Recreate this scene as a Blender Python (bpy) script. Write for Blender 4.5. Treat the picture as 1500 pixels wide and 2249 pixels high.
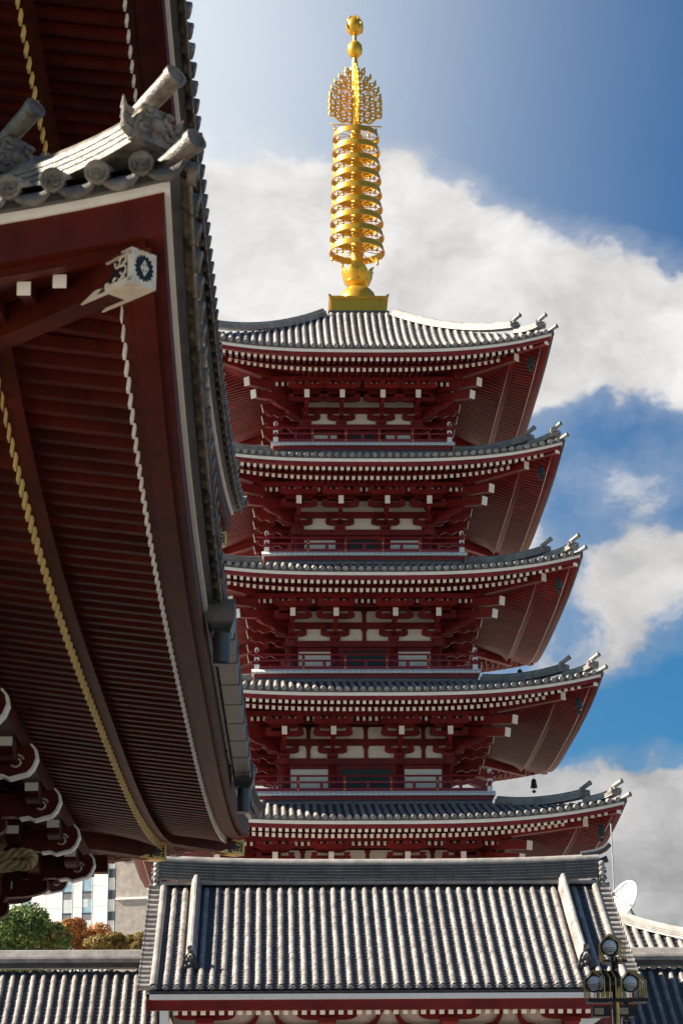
import bpy, math, random
from mathutils import Vector, Matrix

# ------------------------------------------------------------------ reset, camera, light
for o in list(bpy.data.objects):
    bpy.data.objects.remove(o)
scene = bpy.context.scene
COL = scene.collection
RND = random.Random(7)
R = math.radians

YAW, PITCH, ROLL = 0.031975, 0.308890, -0.008610
cam_d = bpy.data.cameras.new('camera')
cam_d.sensor_fit = 'VERTICAL'
cam_d.sensor_height = 36.0
cam_d.lens = 5164.6 / 2249 * 36
cam_d.clip_start, cam_d.clip_end = 0.5, 6000
cam_d.dof.use_dof = True
cam_d.dof.focus_distance = 84
cam_d.dof.aperture_fstop = 5.6
cam = bpy.data.objects.new('camera', cam_d)
COL.objects.link(cam)
fw = Vector((math.sin(YAW) * math.cos(PITCH), math.cos(YAW) * math.cos(PITCH), math.sin(PITCH)))
rt = Vector((math.cos(YAW), -math.sin(YAW), 0))
up = rt.cross(fw)
r2 = rt * math.cos(ROLL) + up * math.sin(ROLL)
u2 = up * math.cos(ROLL) - rt * math.sin(ROLL)
M = Matrix((r2, u2, -fw)).transposed().to_4x4()
M.translation = (0, 0, 1.6)
cam.matrix_world = M
scene.camera = cam

SUN_EL = R(35.5)
SUN_AZ = R(-89.0)                     # measured from +Y towards +X: low sun from the left
to_sun = Vector((math.sin(SUN_AZ) * math.cos(SUN_EL), math.cos(SUN_AZ) * math.cos(SUN_EL), math.sin(SUN_EL)))
sun_d = bpy.data.lights.new('sun', 'SUN')
sun_d.energy = 5.0
sun_d.angle = R(0.53)
sun_d.color = (1.0, 0.90, 0.76)
sun = bpy.data.objects.new('sun', sun_d)
COL.objects.link(sun)
sun.rotation_euler = to_sun.to_track_quat('Z', 'Y').to_euler()
sun.location = (-60, 20, 80)

scene.view_settings.view_transform = 'Standard'
scene.view_settings.look = 'None'
scene.view_settings.exposure = 1.6
scene.view_settings.gamma = 1.0
scene.view_settings.use_curve_mapping = False
scene.render.engine = 'CYCLES'
scene.cycles.max_bounces = 6
scene.cycles.diffuse_bounces = 4

# ---- world: Nishita sky with a procedural cloud layer
world = bpy.data.worlds.new('World')
scene.world = world
world.use_nodes = True
NT = world.node_tree
NT.nodes.clear()


def wn(t, **kw):
    n = NT.nodes.new(t)
    for k, v in kw.items():
        setattr(n, k, v)
    return n


def lk(a, b):
    NT.links.new(a, b)


def wmath(op, a, b=None, c=None, clamp=False):
    n = wn('ShaderNodeMath', operation=op, use_clamp=clamp)
    for i, v in enumerate((a, b, c)):
        if v is None:
            continue
        if isinstance(v, (int, float)):
            n.inputs[i].default_value = v
        else:
            lk(v, n.inputs[i])
    return n.outputs[0]


def wvec(op, a, b=None, out=0):
    n = wn('ShaderNodeVectorMath', operation=op)
    for i, v in enumerate((a, b)):
        if v is None:
            continue
        if isinstance(v, tuple):
            n.inputs[i].default_value = v
        else:
            lk(v, n.inputs[i])
    return n.outputs[out]


def wsmooth(x, lo, hi, a=0.0, b=1.0):
    n = wn('ShaderNodeMapRange', interpolation_type='SMOOTHSTEP')
    lk(x, n.inputs[0])
    n.inputs[1].default_value, n.inputs[2].default_value = lo, hi
    n.inputs[3].default_value, n.inputs[4].default_value = a, b
    return n.outputs[0]


sky = wn('ShaderNodeTexSky', sky_type='NISHITA')
sky.sun_disc = False
sky.sun_elevation = SUN_EL
sky.sun_rotation = SUN_AZ
sky.altitude = 0
sky.air_density = 1.0
sky.dust_density = 0.6
sky.ozone_density = 2.2
tc = wn('ShaderNodeTexCoord')
DIR = tc.outputs['Generated']


def wnoise(vec, scale, detail=6, rough=0.55, dist=0.0):
    n = wn('ShaderNodeTexNoise')
    lk(vec, n.inputs['Vector'])
    n.inputs['Scale'].default_value = scale
    n.inputs['Detail'].default_value = detail
    n.inputs['Roughness'].default_value = rough
    n.inputs['Distortion'].default_value = dist
    return n


sep = wn('ShaderNodeSeparateXYZ')
lk(DIR, sep.inputs[0])
# stretched direction: clouds are flatter than wide
stv = wvec('MULTIPLY', DIR, (1.0, 1.0, 1.45))
warp = wnoise(stv, 9.0, 5, 0.6)
wofs = wvec('MULTIPLY', wvec('SUBTRACT', warp.outputs['Color'], (0.5, 0.5, 0.5)), (0.085, 0.085, 0.07))
DW = wvec('ADD', DIR, wofs)
n1 = wnoise(wvec('MULTIPLY', DW, (1.0, 1.0, 1.45)), 15.0, 10, 0.62)
n2 = wnoise(stv, 3.1, 4, 0.5)
# cumulus masses of this afternoon, as soft ellipsoids round chosen directions (x/y, z/y)
BLOBS = [
    (-0.005, 0.395, 0.085, 0.060, 1.15), (0.045, 0.435, 0.045, 0.036, 0.80), (0.085, 0.410, 0.060, 0.050, 0.75),
    (0.020, 0.465, 0.024, 0.026, 0.55), (0.145, 0.432, 0.022, 0.013, 0.34), (0.150, 0.395, 0.070, 0.020, 0.85),
    (0.215, 0.392, 0.060, 0.024, 0.85), (0.180, 0.335, 0.040, 0.016, 0.34), (0.135, 0.300, 0.010, 0.02, -0.25), (0.121, 0.305, 0.014, 0.014, 0.6),
    (0.168, 0.283, 0.032, 0.016, 0.66), (0.150, 0.252, 0.050, 0.010, 0.42), (0.145, 0.185, 0.075, 0.020, 0.85),
    (0.160, 0.145, 0.110, 0.030, 1.0), (-0.02, 0.22, 0.09, 0.05, 0.6), (-0.06, 0.44, 0.05, 0.05, 0.7), (0.160, 0.356, 0.040, 0.012, -0.55), (0.128, 0.335, 0.018, 0.020, -0.35),
    (0.175, 0.50, 0.05, 0.05, -0.75), (0.150, 0.222, 0.07, 0.018, -0.60), (0.07, 0.53, 0.10, 0.030, -0.45),
]
field = None
for (a, e, sa, se, amp) in BLOBS:
    c = Vector((a, 1, e)).normalized()
    d = wvec('SUBTRACT', DW, tuple(c))
    d = wvec('MULTIPLY', d, (1 / sa, 1 / max(sa, .08), 1 / se))
    q = wvec('DOT_PRODUCT', d, d, out=1)
    g = wmath('MULTIPLY', wmath('EXPONENT', wmath('MULTIPLY', q, -0.75)), amp)
    field = g if field is None else wmath('ADD', field, g)
bg = wmath('MULTIPLY_ADD', n2.outputs['Fac'], 1.5, -0.72)
field = wmath('ADD', field, wmath('MULTIPLY', bg, 0.55))
field = wmath('ADD', field, wmath('MULTIPLY_ADD', n1.outputs['Fac'], 1.25, -0.64))
cloud = wsmooth(field, 0.16, 0.54)
thin = wsmooth(field, -0.15, 0.55, 0.0, 0.35)
# high thin veil, thicker towards the sun side
veil_n = wnoise(stv, 2.2, 3, 0.45)
veil_d = wvec('SUBTRACT', DIR, tuple(Vector((-0.10, 1, 0.60)).normalized()))
veil_q = wvec('DOT_PRODUCT', wvec('MULTIPLY', veil_d, (6.6, 3.4, 4.4)), wvec('MULTIPLY', veil_d, (6.6, 3.4, 4.4)), out=1)
veil = wmath('MULTIPLY', wmath('EXPONENT', wmath('MULTIPLY', veil_q, -0.9)), 1.15)
veil = wmath('ADD', veil, wmath('MULTIPLY', wsmooth(veil_n.outputs['Fac'], 0.45, 0.8), 0.15), clamp=True)
alpha = wmath('MAXIMUM', cloud, thin)
# cloud shading: billows, greyer low down
n3 = wnoise(wvec('ADD', wvec('MULTIPLY', DW, (1.0, 1.0, 1.6)), (0.02, 0.0, -0.03)), 20.0, 5, 0.55)
shade = wmath('ADD', wmath('MULTIPLY', n3.outputs['Fac'], 0.95), wsmooth(sep.outputs['Z'], 0.12, 0.36, -0.20, 0.18))
cr = wn('ShaderNodeValToRGB')
cr.color_ramp.elements[0].position = 0.22
cr.color_ramp.elements[0].color = (2.5, 2.5, 2.55, 1)
cr.color_ramp.elements[1].position = 0.85
cr.color_ramp.elements[1].color = (6.6, 6.45, 6.3, 1)
lk(shade, cr.inputs[0])
skyc = wn('ShaderNodeHueSaturation')
skyc.inputs['Saturation'].default_value = 1.4
skyc.inputs['Value'].default_value = 0.70
lk(sky.outputs[0], skyc.inputs['Color'])
mixv = wn('ShaderNodeMix', data_type='RGBA')
lk(veil, mixv.inputs[0])
tint = wvec('MULTIPLY', skyc.outputs[0], (0.50, 0.90, 1.0))
lk(tint, mixv.inputs[6])
mixv.inputs[7].default_value = (4.7, 5.2, 5.7, 1)
mixc = wn('ShaderNodeMix', data_type='RGBA')
lk(alpha, mixc.inputs[0])
lk(mixv.outputs[2], mixc.inputs[6])
lk(cr.outputs[0], mixc.inputs[7])
bgn = wn('ShaderNodeBackground')
bgn.inputs[1].default_value = 0.05
lk(mixc.outputs[2], bgn.inputs[0])
wo = wn('ShaderNodeOutputWorld')
lk(bgn.outputs[0], wo.inputs[0])

# ------------------------------------------------------------------ materials
MATS = {}


def mat(name, col, rough=0.6, metal=0.0, var=0.12, vscale=3.0, spec=0.4, bump=0.0, bscale=30.0, col2=None, coat=0.0, stretch=(1, 1, 1), cells=0.0):
    m = bpy.data.materials.new(name)
    m.use_nodes = True
    nt = m.node_tree
    b = nt.nodes['Principled BSDF']
    b.inputs['Roughness'].default_value = rough
    b.inputs['Metallic'].default_value = metal
    b.inputs['Specular IOR Level'].default_value = spec
    if coat:
        b.inputs['Coat Weight'].default_value = coat
    t = nt.nodes.new('ShaderNodeTexCoord')
    mp = nt.nodes.new('ShaderNodeMapping')
    mp.inputs['Scale'].default_value = stretch
    nt.links.new(t.outputs['Object'], mp.inputs[0])
    oi = nt.nodes.new('ShaderNodeObjectInfo')
    n = nt.nodes.new('ShaderNodeTexNoise')
    n.inputs['Scale'].default_value = vscale
    n.inputs['Detail'].default_value = 5
    n.inputs['Roughness'].default_value = 0.65
    ad = nt.nodes.new('ShaderNodeVectorMath')
    ad.operation = 'ADD'
    nt.links.new(mp.outputs[0], ad.inputs[0])
    nt.links.new(oi.outputs['Location'], ad.inputs[1])
    nt.links.new(ad.outputs[0], n.inputs['Vector'])
    r = nt.nodes.new('ShaderNodeValToRGB')
    c2 = col2 if col2 else tuple(max(0, c * (1 - 1.6 * var)) for c in col)
    c1 = tuple(min(1, c * (1 + var)) for c in col)
    r.color_ramp.elements[0].position = 0.33
    r.color_ramp.elements[1].position = 0.68
    r.color_ramp.elements[0].color = (*c2, 1)
    r.color_ramp.elements[1].color = (*c1, 1)
    nt.links.new(n.outputs['Fac'], r.inputs[0])
    hs = nt.nodes.new('ShaderNodeHueSaturation')
    mr = nt.nodes.new('ShaderNodeMapRange')
    mr.inputs[3].default_value, mr.inputs[4].default_value = 1 - var * 0.7, 1 + var * 0.7
    nt.links.new(oi.outputs['Random'], mr.inputs[0])
    nt.links.new(mr.outputs[0], hs.inputs['Value'])
    nt.links.new(r.outputs[0], hs.inputs['Color'])
    nt.links.new(hs.outputs[0], b.inputs['Base Color'])
    if cells:
        # every tile of a row has its own firing tone
        sx = nt.nodes.new('ShaderNodeSeparateXYZ')
        nt.links.new(t.outputs['Object'], sx.inputs[0])
        fl_ = nt.nodes.new('ShaderNodeMath')
        fl_.operation = 'MULTIPLY'
        fl_.inputs[1].default_value = cells
        nt.links.new(sx.outputs['Y'], fl_.inputs[0])
        f2 = nt.nodes.new('ShaderNodeMath')
        f2.operation = 'FLOOR'
        nt.links.new(fl_.outputs[0], f2.inputs[0])
        wnz = nt.nodes.new('ShaderNodeTexWhiteNoise')
        wnz.noise_dimensions = '2D'
        cb_ = nt.nodes.new('ShaderNodeCombineXYZ')
        nt.links.new(f2.outputs[0], cb_.inputs[0])
        nt.links.new(oi.outputs['Random'], cb_.inputs[1])
        nt.links.new(cb_.outputs[0], wnz.inputs['Vector'])
        m2 = nt.nodes.new('ShaderNodeMapRange')
        m2.inputs[3].default_value, m2.inputs[4].default_value = 0.80, 1.12
        nt.links.new(wnz.outputs['Value'], m2.inputs[0])
        h2_ = nt.nodes.new('ShaderNodeHueSaturation')
        nt.links.new(hs.outputs[0], h2_.inputs['Color'])
        nt.links.new(m2.outputs[0], h2_.inputs['Value'])
        nt.links.new(h2_.outputs[0], b.inputs['Base Color'])
    if bump:
        n2 = nt.nodes.new('ShaderNodeTexNoise')
        n2.inputs['Scale'].default_value = bscale
        n2.inputs['Detail'].default_value = 4
        nt.links.new(ad.outputs[0], n2.inputs['Vector'])
        bp = nt.nodes.new('ShaderNodeBump')
        bp.inputs['Strength'].default_value = bump
        bp.inputs['Distance'].default_value = 0.02
        nt.links.new(n2.outputs['Fac'], bp.inputs['Height'])
        nt.links.new(bp.outputs[0], b.inputs['Normal'])
    MATS[name] = m
    return m


mat('vermilion', (0.195, 0.015, 0.015), 0.5, var=0.22, vscale=1.4, spec=0.3)
mat('vermilion_rail', (0.27, 0.02, 0.026), 0.40, var=0.10, vscale=2.0)
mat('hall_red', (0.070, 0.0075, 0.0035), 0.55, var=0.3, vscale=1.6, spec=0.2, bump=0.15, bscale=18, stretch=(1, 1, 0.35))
mat('white_paint', (0.90, 0.885, 0.85), 0.5, var=0.05, vscale=4)
mat('yellow_paint', (0.80, 0.58, 0.22), 0.45, var=0.08, vscale=5)
mat('plaster', (0.88, 0.83, 0.76), 0.85, var=0.05, vscale=1.5, bump=0.1)
mat('tile', (0.30, 0.275, 0.25), 0.45, var=0.2, vscale=3.5, spec=0.45, bump=0.3, bscale=22, cells=3.1)
mat('tile_pan', (0.075, 0.075, 0.078), 0.5, var=0.25, vscale=2.0, spec=0.45, bump=0.2, bscale=25)  # pan tiles: shade between the cover rows is put into this darker grey
mat('tile_hall', (0.155, 0.132, 0.105), 0.45, var=0.4, vscale=7.0, spec=0.45, bump=0.5, bscale=45)
mat('tile_dark', (0.07, 0.072, 0.078), 0.5, var=0.2, vscale=3.0, bump=0.2)
mat('gold', (0.72, 0.40, 0.04), 0.32, metal=0.62, var=0.08, vscale=2.0)
mat('brass', (0.78, 0.48, 0.15), 0.35, metal=0.3, var=0.12, vscale=8.0)
mat('pewter', (0.66, 0.58, 0.46), 0.42, metal=0.2, var=0.12, vscale=8.0)
mat('black_metal', (0.018, 0.018, 0.02), 0.4, metal=0.3, var=0.15)
mat('bronze_green', (0.05, 0.075, 0.07), 0.5, metal=0.5, var=0.2, vscale=6)
mat('door_green', (0.03, 0.05, 0.05), 0.5, var=0.15)
mat('zinc', (0.085, 0.088, 0.092), 0.38, metal=0.5, var=0.12, vscale=3.0)
mat('straw', (0.42, 0.32, 0.16), 0.85, var=0.25, vscale=12.0, bump=0.4, bscale=60)
mat('paving', (0.27, 0.24, 0.20), 0.85, var=0.10, vscale=0.4, bump=0.1)
mat('hotel_white', (0.86, 0.84, 0.79), 0.7, var=0.04, vscale=0.3)
mat('hotel_tile', (0.64, 0.57, 0.50), 0.8, var=0.14, vscale=1.2, bump=0.3, bscale=6)
mat('hotel_spandrel', (0.20, 0.19, 0.20), 0.5, var=0.1)
mat('hotel_dark', (0.05, 0.065, 0.08), 0.35, var=0.1)
mat('blind', (0.62, 0.66, 0.66), 0.8, var=0.1, vscale=0.8)
mat('glass', (0.30, 0.42, 0.47), 0.08, var=0.2, vscale=0.5, spec=0.8)
mat('lens', (0.95, 0.95, 0.94), 0.12, metal=0.0, var=0.1, vscale=3, spec=0.9)  # white base colour stands in for bright sky reflected in the lens
mat('dish_white', (0.62, 0.62, 0.63), 0.4, var=0.03)
mat('grey_steel', (0.42, 0.42, 0.43), 0.4, metal=0.4, var=0.08)
mat('tan_panel', (0.55, 0.36, 0.20), 0.5, var=0.1)
mat('bark', (0.10, 0.07, 0.05), 0.9, var=0.25, vscale=4, bump=0.5)


def leafmat(name, cols):
    m = bpy.data.materials.new(name)
    m.use_nodes = True
    nt = m.node_tree
    b = nt.nodes['Principled BSDF']
    b.inputs['Roughness'].default_value = 0.55
    b.inputs['Specular IOR Level'].default_value = 0.3
    g = nt.nodes.new('ShaderNodeNewGeometry')
    r = nt.nodes.new('ShaderNodeValToRGB')
    while len(r.color_ramp.elements) < len(cols):
        r.color_ramp.elements.new(0.5)
    for i, c in enumerate(cols):
        r.color_ramp.elements[i].position = i / (len(cols) - 1)
        r.color_ramp.elements[i].color = (*c, 1)
    nt.links.new(g.outputs['Random Per Island'], r.inputs[0])
    nt.links.new(r.outputs[0], b.inputs['Base Color'])
    t = nt.nodes.new('ShaderNodeBsdfTranslucent')
    nt.links.new(r.outputs[0], t.inputs[0])
    mx = nt.nodes.new('ShaderNodeMixShader')
    mx.inputs[0].default_value = 0.3
    nt.links.new(b.outputs[0], mx.inputs[1])
    nt.links.new(t.outputs[0], mx.inputs[2])
    nt.links.new(mx.outputs[0], nt.nodes['Material Output'].inputs[0])
    MATS[name] = m


leafmat('leaf_green', [(0.035, 0.085, 0.025), (0.07, 0.14, 0.035), (0.15, 0.20, 0.05), (0.24, 0.26, 0.08)])
leafmat('leaf_autumn', [(0.26, 0.07, 0.02), (0.42, 0.15, 0.035), (0.46, 0.23, 0.06), (0.28, 0.17, 0.05)])
leafmat('leaf_olive', [(0.15, 0.14, 0.035), (0.27, 0.21, 0.06), (0.34, 0.19, 0.055), (0.13, 0.13, 0.04)])


# ------------------------------------------------------------------ mesh builder
class MB:
    def __init__(s):
        s.v, s.f, s.m, s.mats = [], [], [], []

    def mi(s, name):
        if name not in s.mats:
            s.mats.append(name)
        return s.mats.index(name)

    def add(s, vs, fs, mt):
        b = len(s.v)
        s.v.extend([tuple(p) for p in vs])
        k = s.mi(mt)
        for f in fs:
            s.f.append(tuple(b + i for i in f))
            s.m.append(k)

    def hexa(s, p, mt, skip=()):
        fs = [(0, 3, 2, 1), (4, 5, 6, 7), (0, 1, 5, 4), (1, 2, 6, 5), (2, 3, 7, 6), (3, 0, 4, 7)]
        s.add(p, [f for i, f in enumerate(fs) if i not in skip], mt)

    def box(s, x0, x1, y0, y1, z0, z1, mt):
        s.hexa([(x0, y0, z0), (x1, y0, z0), (x1, y1, z0), (x0, y1, z0), (x0, y0, z1), (x1, y0, z1), (x1, y1, z1), (x0, y1, z1)], mt)

    def beam(s, a, b, w, h, mt, capmat=None, capt=0.02, upv=Vector((0, 0, 1))):
        """rectangular bar from a to b; capmat gives a sleeve on the b end"""
        a, b = Vector(a), Vector(b)
        t = (b - a).normalized()
        sd = t.cross(upv).normalized()
        u = sd.cross(t)

        def ring(c, k=1.0):
            return [c + sd * (i * w / 2 * k) + u * (j * h / 2 * k) for i, j in ((-1, -1), (1, -1), (1, 1), (-1, 1))]
        if capmat:
            s.hexa(ring(a) + ring(b - t * capt), mt)
            s.hexa(ring(b - t * (capt + 0.004), 1.04) + ring(b, 1.04), capmat)
        else:
            s.hexa(ring(a) + ring(b), mt)

    def prism(s, poly, fn, t0, t1, mt):
        """poly: list of 2D points; fn(p, q, t) -> 3D point; extruded t0..t1"""
        n = len(poly)
        vs = [fn(p, q, t0) for p, q in poly] + [fn(p, q, t1) for p, q in poly]
        fs = [tuple(range(n))[::-1], tuple(range(n, 2 * n))] + [(i, (i + 1) % n, n + (i + 1) % n, n + i) for i in range(n)]
        s.add(vs, fs, mt)

    def loft(s, rings, mt, closed=True, caps=True):
        n = len(rings[0])
        vs = [p for r in rings for p in r]
        fs = []
        for k in range(len(rings) - 1):
            for i in range(n if closed else n - 1):
                j = (i + 1) % n
                fs.append((k * n + i, k * n + j, (k + 1) * n + j, (k + 1) * n + i))
        if caps and closed:
            fs.append(tuple(range(n))[::-1])
            fs.append(tuple((len(rings) - 1) * n + i for i in range(n)))
        s.add(vs, fs, mt)

    def lathe(s, prof, n, mt, c=(0, 0, 0), ax=None, caps=True):
        c = Vector(c)
        z = Vector(ax).normalized() if ax is not None else Vector((0, 0, 1))
        x = z.orthogonal().normalized()
        y = z.cross(x)
        s.loft([[c + z * h + (x * math.cos(2 * math.pi * i / n) + y * math.sin(2 * math.pi * i / n)) * max(r, 1e-4) for i in range(n)] for r, h in prof], mt, True, caps)

    def tube(s, path, r, n, mt, caps=True, sy=1.0):
        rings = []
        P = [Vector(p) for p in path]
        for i, p in enumerate(P):
            t = (P[min(i + 1, len(P) - 1)] - P[max(i - 1, 0)]).normalized()
            ref = Vector((0, 0, 1)) if abs(t.z) < 0.95 else Vector((0, 1, 0))
            a = t.cross(ref).normalized()
            b = a.cross(t)
            rr = r[i] if isinstance(r, (list, tuple)) else r
            rings.append([p + a * rr * math.cos(2 * math.pi * k / n) + b * rr * sy * math.sin(2 * math.pi * k / n) for k in range(n)])
        s.loft(rings, mt, True, caps)

    def sweep(s, path, prof, mt, upv=Vector((0, 0, 1)), closed=True, caps=True, scales=None):
        """prof: (side, up) points; side = t x up"""
        P = [Vector(p) for p in path]
        rings = []
        for i, p in enumerate(P):
            t = (P[min(i + 1, len(P) - 1)] - P[max(i - 1, 0)]).normalized()
            sd = t.cross(upv).normalized()
            u = sd.cross(t)
            k = scales[i] if scales else 1.0
            rings.append([p + sd * a * k + u * b * k for a, b in prof])
        s.loft(rings, mt, closed, caps)

    def mesh(s, name, smooth=False):
        me = bpy.data.meshes.new(name)
        me.from_pydata(s.v, [], s.f)
        for n in s.mats:
            me.materials.append(MATS[n])
        me.polygons.foreach_set('material_index', s.m)
        if smooth:
            me.polygons.foreach_set('use_smooth', [True] * len(s.f))
        me.update()
        return me


def new(name, data, parent=None, loc=None, rz=0.0, label=None, cat=None, group=None, kind=None, mtx=None):
    o = bpy.data.objects.new(name, data)
    COL.objects.link(o)
    if parent is not None:
        o.parent = parent
    if mtx is not None:
        o.matrix_local = mtx
    else:
        if loc is not None:
            o.location = loc
        if rz:
            o.rotation_euler = (0, 0, rz)
    if label:
        o['label'] = label
    if cat:
        o['category'] = cat
    if group:
        o['group'] = group
    if kind:
        o['kind'] = kind
    return o


def put(name, mb, parent=None, smooth=False, **kw):
    return new(name, mb.mesh(name, smooth), parent, **kw)


def autosmooth(o, ang=40):
    me = o.data
    me.polygons.foreach_set('use_smooth', [True] * len(me.polygons))
    me.set_sharp_from_angle(angle=R(ang))


# ------------------------------------------------------------------ curved temple roof
class Roof:
    def __init__(s, hx, hy, run, z0, rise, lift, flare, conc=0.62, lexp=3.2):
        s.hx, s.hy, s.run, s.z0, s.rise, s.lift, s.flare, s.conc, s.lexp = hx, hy, run, z0, rise, lift, flare, conc, lexp

    def PL(s, side):
        return (s.hy, s.hx) if side % 2 == 0 else (s.hx, s.hy)

    @staticmethod
    def rot(side, a, q, z):
        return Vector(((a, -q), (q, a), (-a, q), (-q, -a))[side] + (z,)) if False else Vector([(a, -q, z), (q, a, z), (-a, q, z), (-q, -a, z)][side])

    def curve(s, a):
        return abs(a) ** s.lexp

    def pt(s, side, a_m, d, dz=0.0):
        """surface point: a_m metres along the eave, d metres inward from it"""
        P, L = s.PL(side)
        u = min(max(d / s.run, -0.1), 1.0)
        l = max(L - d, 0.01)
        a = max(-1.0, min(1.0, a_m / l))
        k = max(0.0, 1 - max(u, 0))
        fl = s.flare * abs(a) ** 3 * k
        uu = max(u, 0)
        z = s.z0 + s.rise * (s.conc * u + (1 - s.conc) * uu ** 1.9) + s.lift * s.curve(a) * k ** 1.6 + dz
        return s.rot(side, a_m + math.copysign(fl, a_m), P - d + fl, z)

    def under(s, side, a_m, d, dz):
        """point below the eave (rafters, boards): keeps the eave's lift but not the roof's rise"""
        P, L = s.PL(side)
        l = max(L - d, 0.01)
        a = max(-1.0, min(1.0, a_m / l))
        fl = s.flare * abs(a) ** 3
        k = max(0.0, 1 - 0.16 * max(d, 0))
        return s.rot(side, a_m + math.copysign(fl, a_m), P - d + fl, s.z0 + s.lift * s.curve(a) * k + dz)

    def eave_sweep(s, mb, side, d0, d1, z0, z1, mt, n=40, dend=0.0):
        """board following the eave curve between inward distances d0..d1 and heights z0..z1"""
        P, L = s.PL(side)
        rings = []
        for i in range(n + 1):
            t = -1 + 2 * i / n
            t = math.copysign(abs(t) ** 0.8, t)
            ring = []
            for d, z in ((d0, z0), (d1, z0), (d1, z1), (d0, z1)):
                ring.append(s.under(side, t * (L - d), d, z))
            rings.append(ring)
        mb.loft(rings, mt)

    def bed(s, mb, side, mt, courses, n=28, step=0.02, dz=0.0, d1=None):
        P, L = s.PL(side)
        d1 = d1 or s.run
        rows = []
        for k in range(courses):
            rows.append((d1 * k / courses, dz + step))
            rows.append((d1 * (k + 1) / courses - 0.002, dz))
        rings = []
        for d, z in rows:
            ring = []
            for i in range(n + 1):
                t = -1 + 2 * i / n
                t = math.copysign(abs(t) ** 0.85, t)
                ring.append(s.pt(side, t * (L - d), d, z))
            rings.append(ring)
        mb.loft(rings, mt, closed=False, caps=False)

    def roll(s, mb, side, a_m, r, mt, capmt, tiles=0.4, segs=6, over=0.06, dz=0.03, d1=None, top=0.0, disc=1.0, seg_min=3):
        """one row of round cover tiles from the eave up to the hip or the top"""
        P, L = s.PL(side)
        dm = min(d1 or s.run, L - abs(a_m) - 0.02)
        if dm < 0.12:
            return False
        nt = max(seg_min, int(dm / tiles))
        rings = []
        prof = [(math.cos(math.pi * k / segs), math.sin(math.pi * k / segs)) for k in range(segs + 1)]
        prof = [(1.0, -0.35)] + prof + [(-1.0, -0.35)]
        side_v = s.rot(side, 1, 0, 0)
        for k in range(nt):
            for f, sc in ((0.0, 1.06), (0.94, 0.98)):
                d = dm * (k + f) / nt - over * (1 - (k + f) / nt)
                p = s.pt(side, a_m, d, dz)
                p2 = s.pt(side, a_m, d + 0.05, dz)
                t = (p2 - p).normalized()
                u = side_v.cross(t).normalized()
                if u.z < 0:
                    u = -u
                rings.append([p + side_v * (x * r * sc) + u * (z * r * sc) for x, z in prof])
        mb.loft(rings, mt)
        # end disc with a raised rim
        p = s.pt(side, a_m, -over, dz)
        t = (s.pt(side, a_m, 0.0, dz) - p).normalized()
        out = -t
        out = Vector((out.x, out.y, out.z * 0.4)).normalized()
        c = p + Vector((0, 0, r * 0.1))
        R1 = r * 1.12 * disc
        mb.lathe([(R1, -0.05), (R1, 0.02), (R1 * 0.78, 0.02), (R1 * 0.74, 0.008), (0.001, 0.008)], 14, capmt, c, out)
        return True


def ridge_path(rf, corner, d_a, d_b, n, lift_end, base=0.0, pw=2.2):
    """path along the hip at a corner (0 = front right, 1 = back right, 2 = back left, 3 = front left)"""
    out = []
    for i in range(n + 1):
        t = i / n
        d = d_a + (d_b - d_a) * t
        side = corner
        P, L = rf.PL(side)
        p = rf.pt(side, (L - d), d, base + lift_end * t ** pw)
        out.append(p)
    return out


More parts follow.
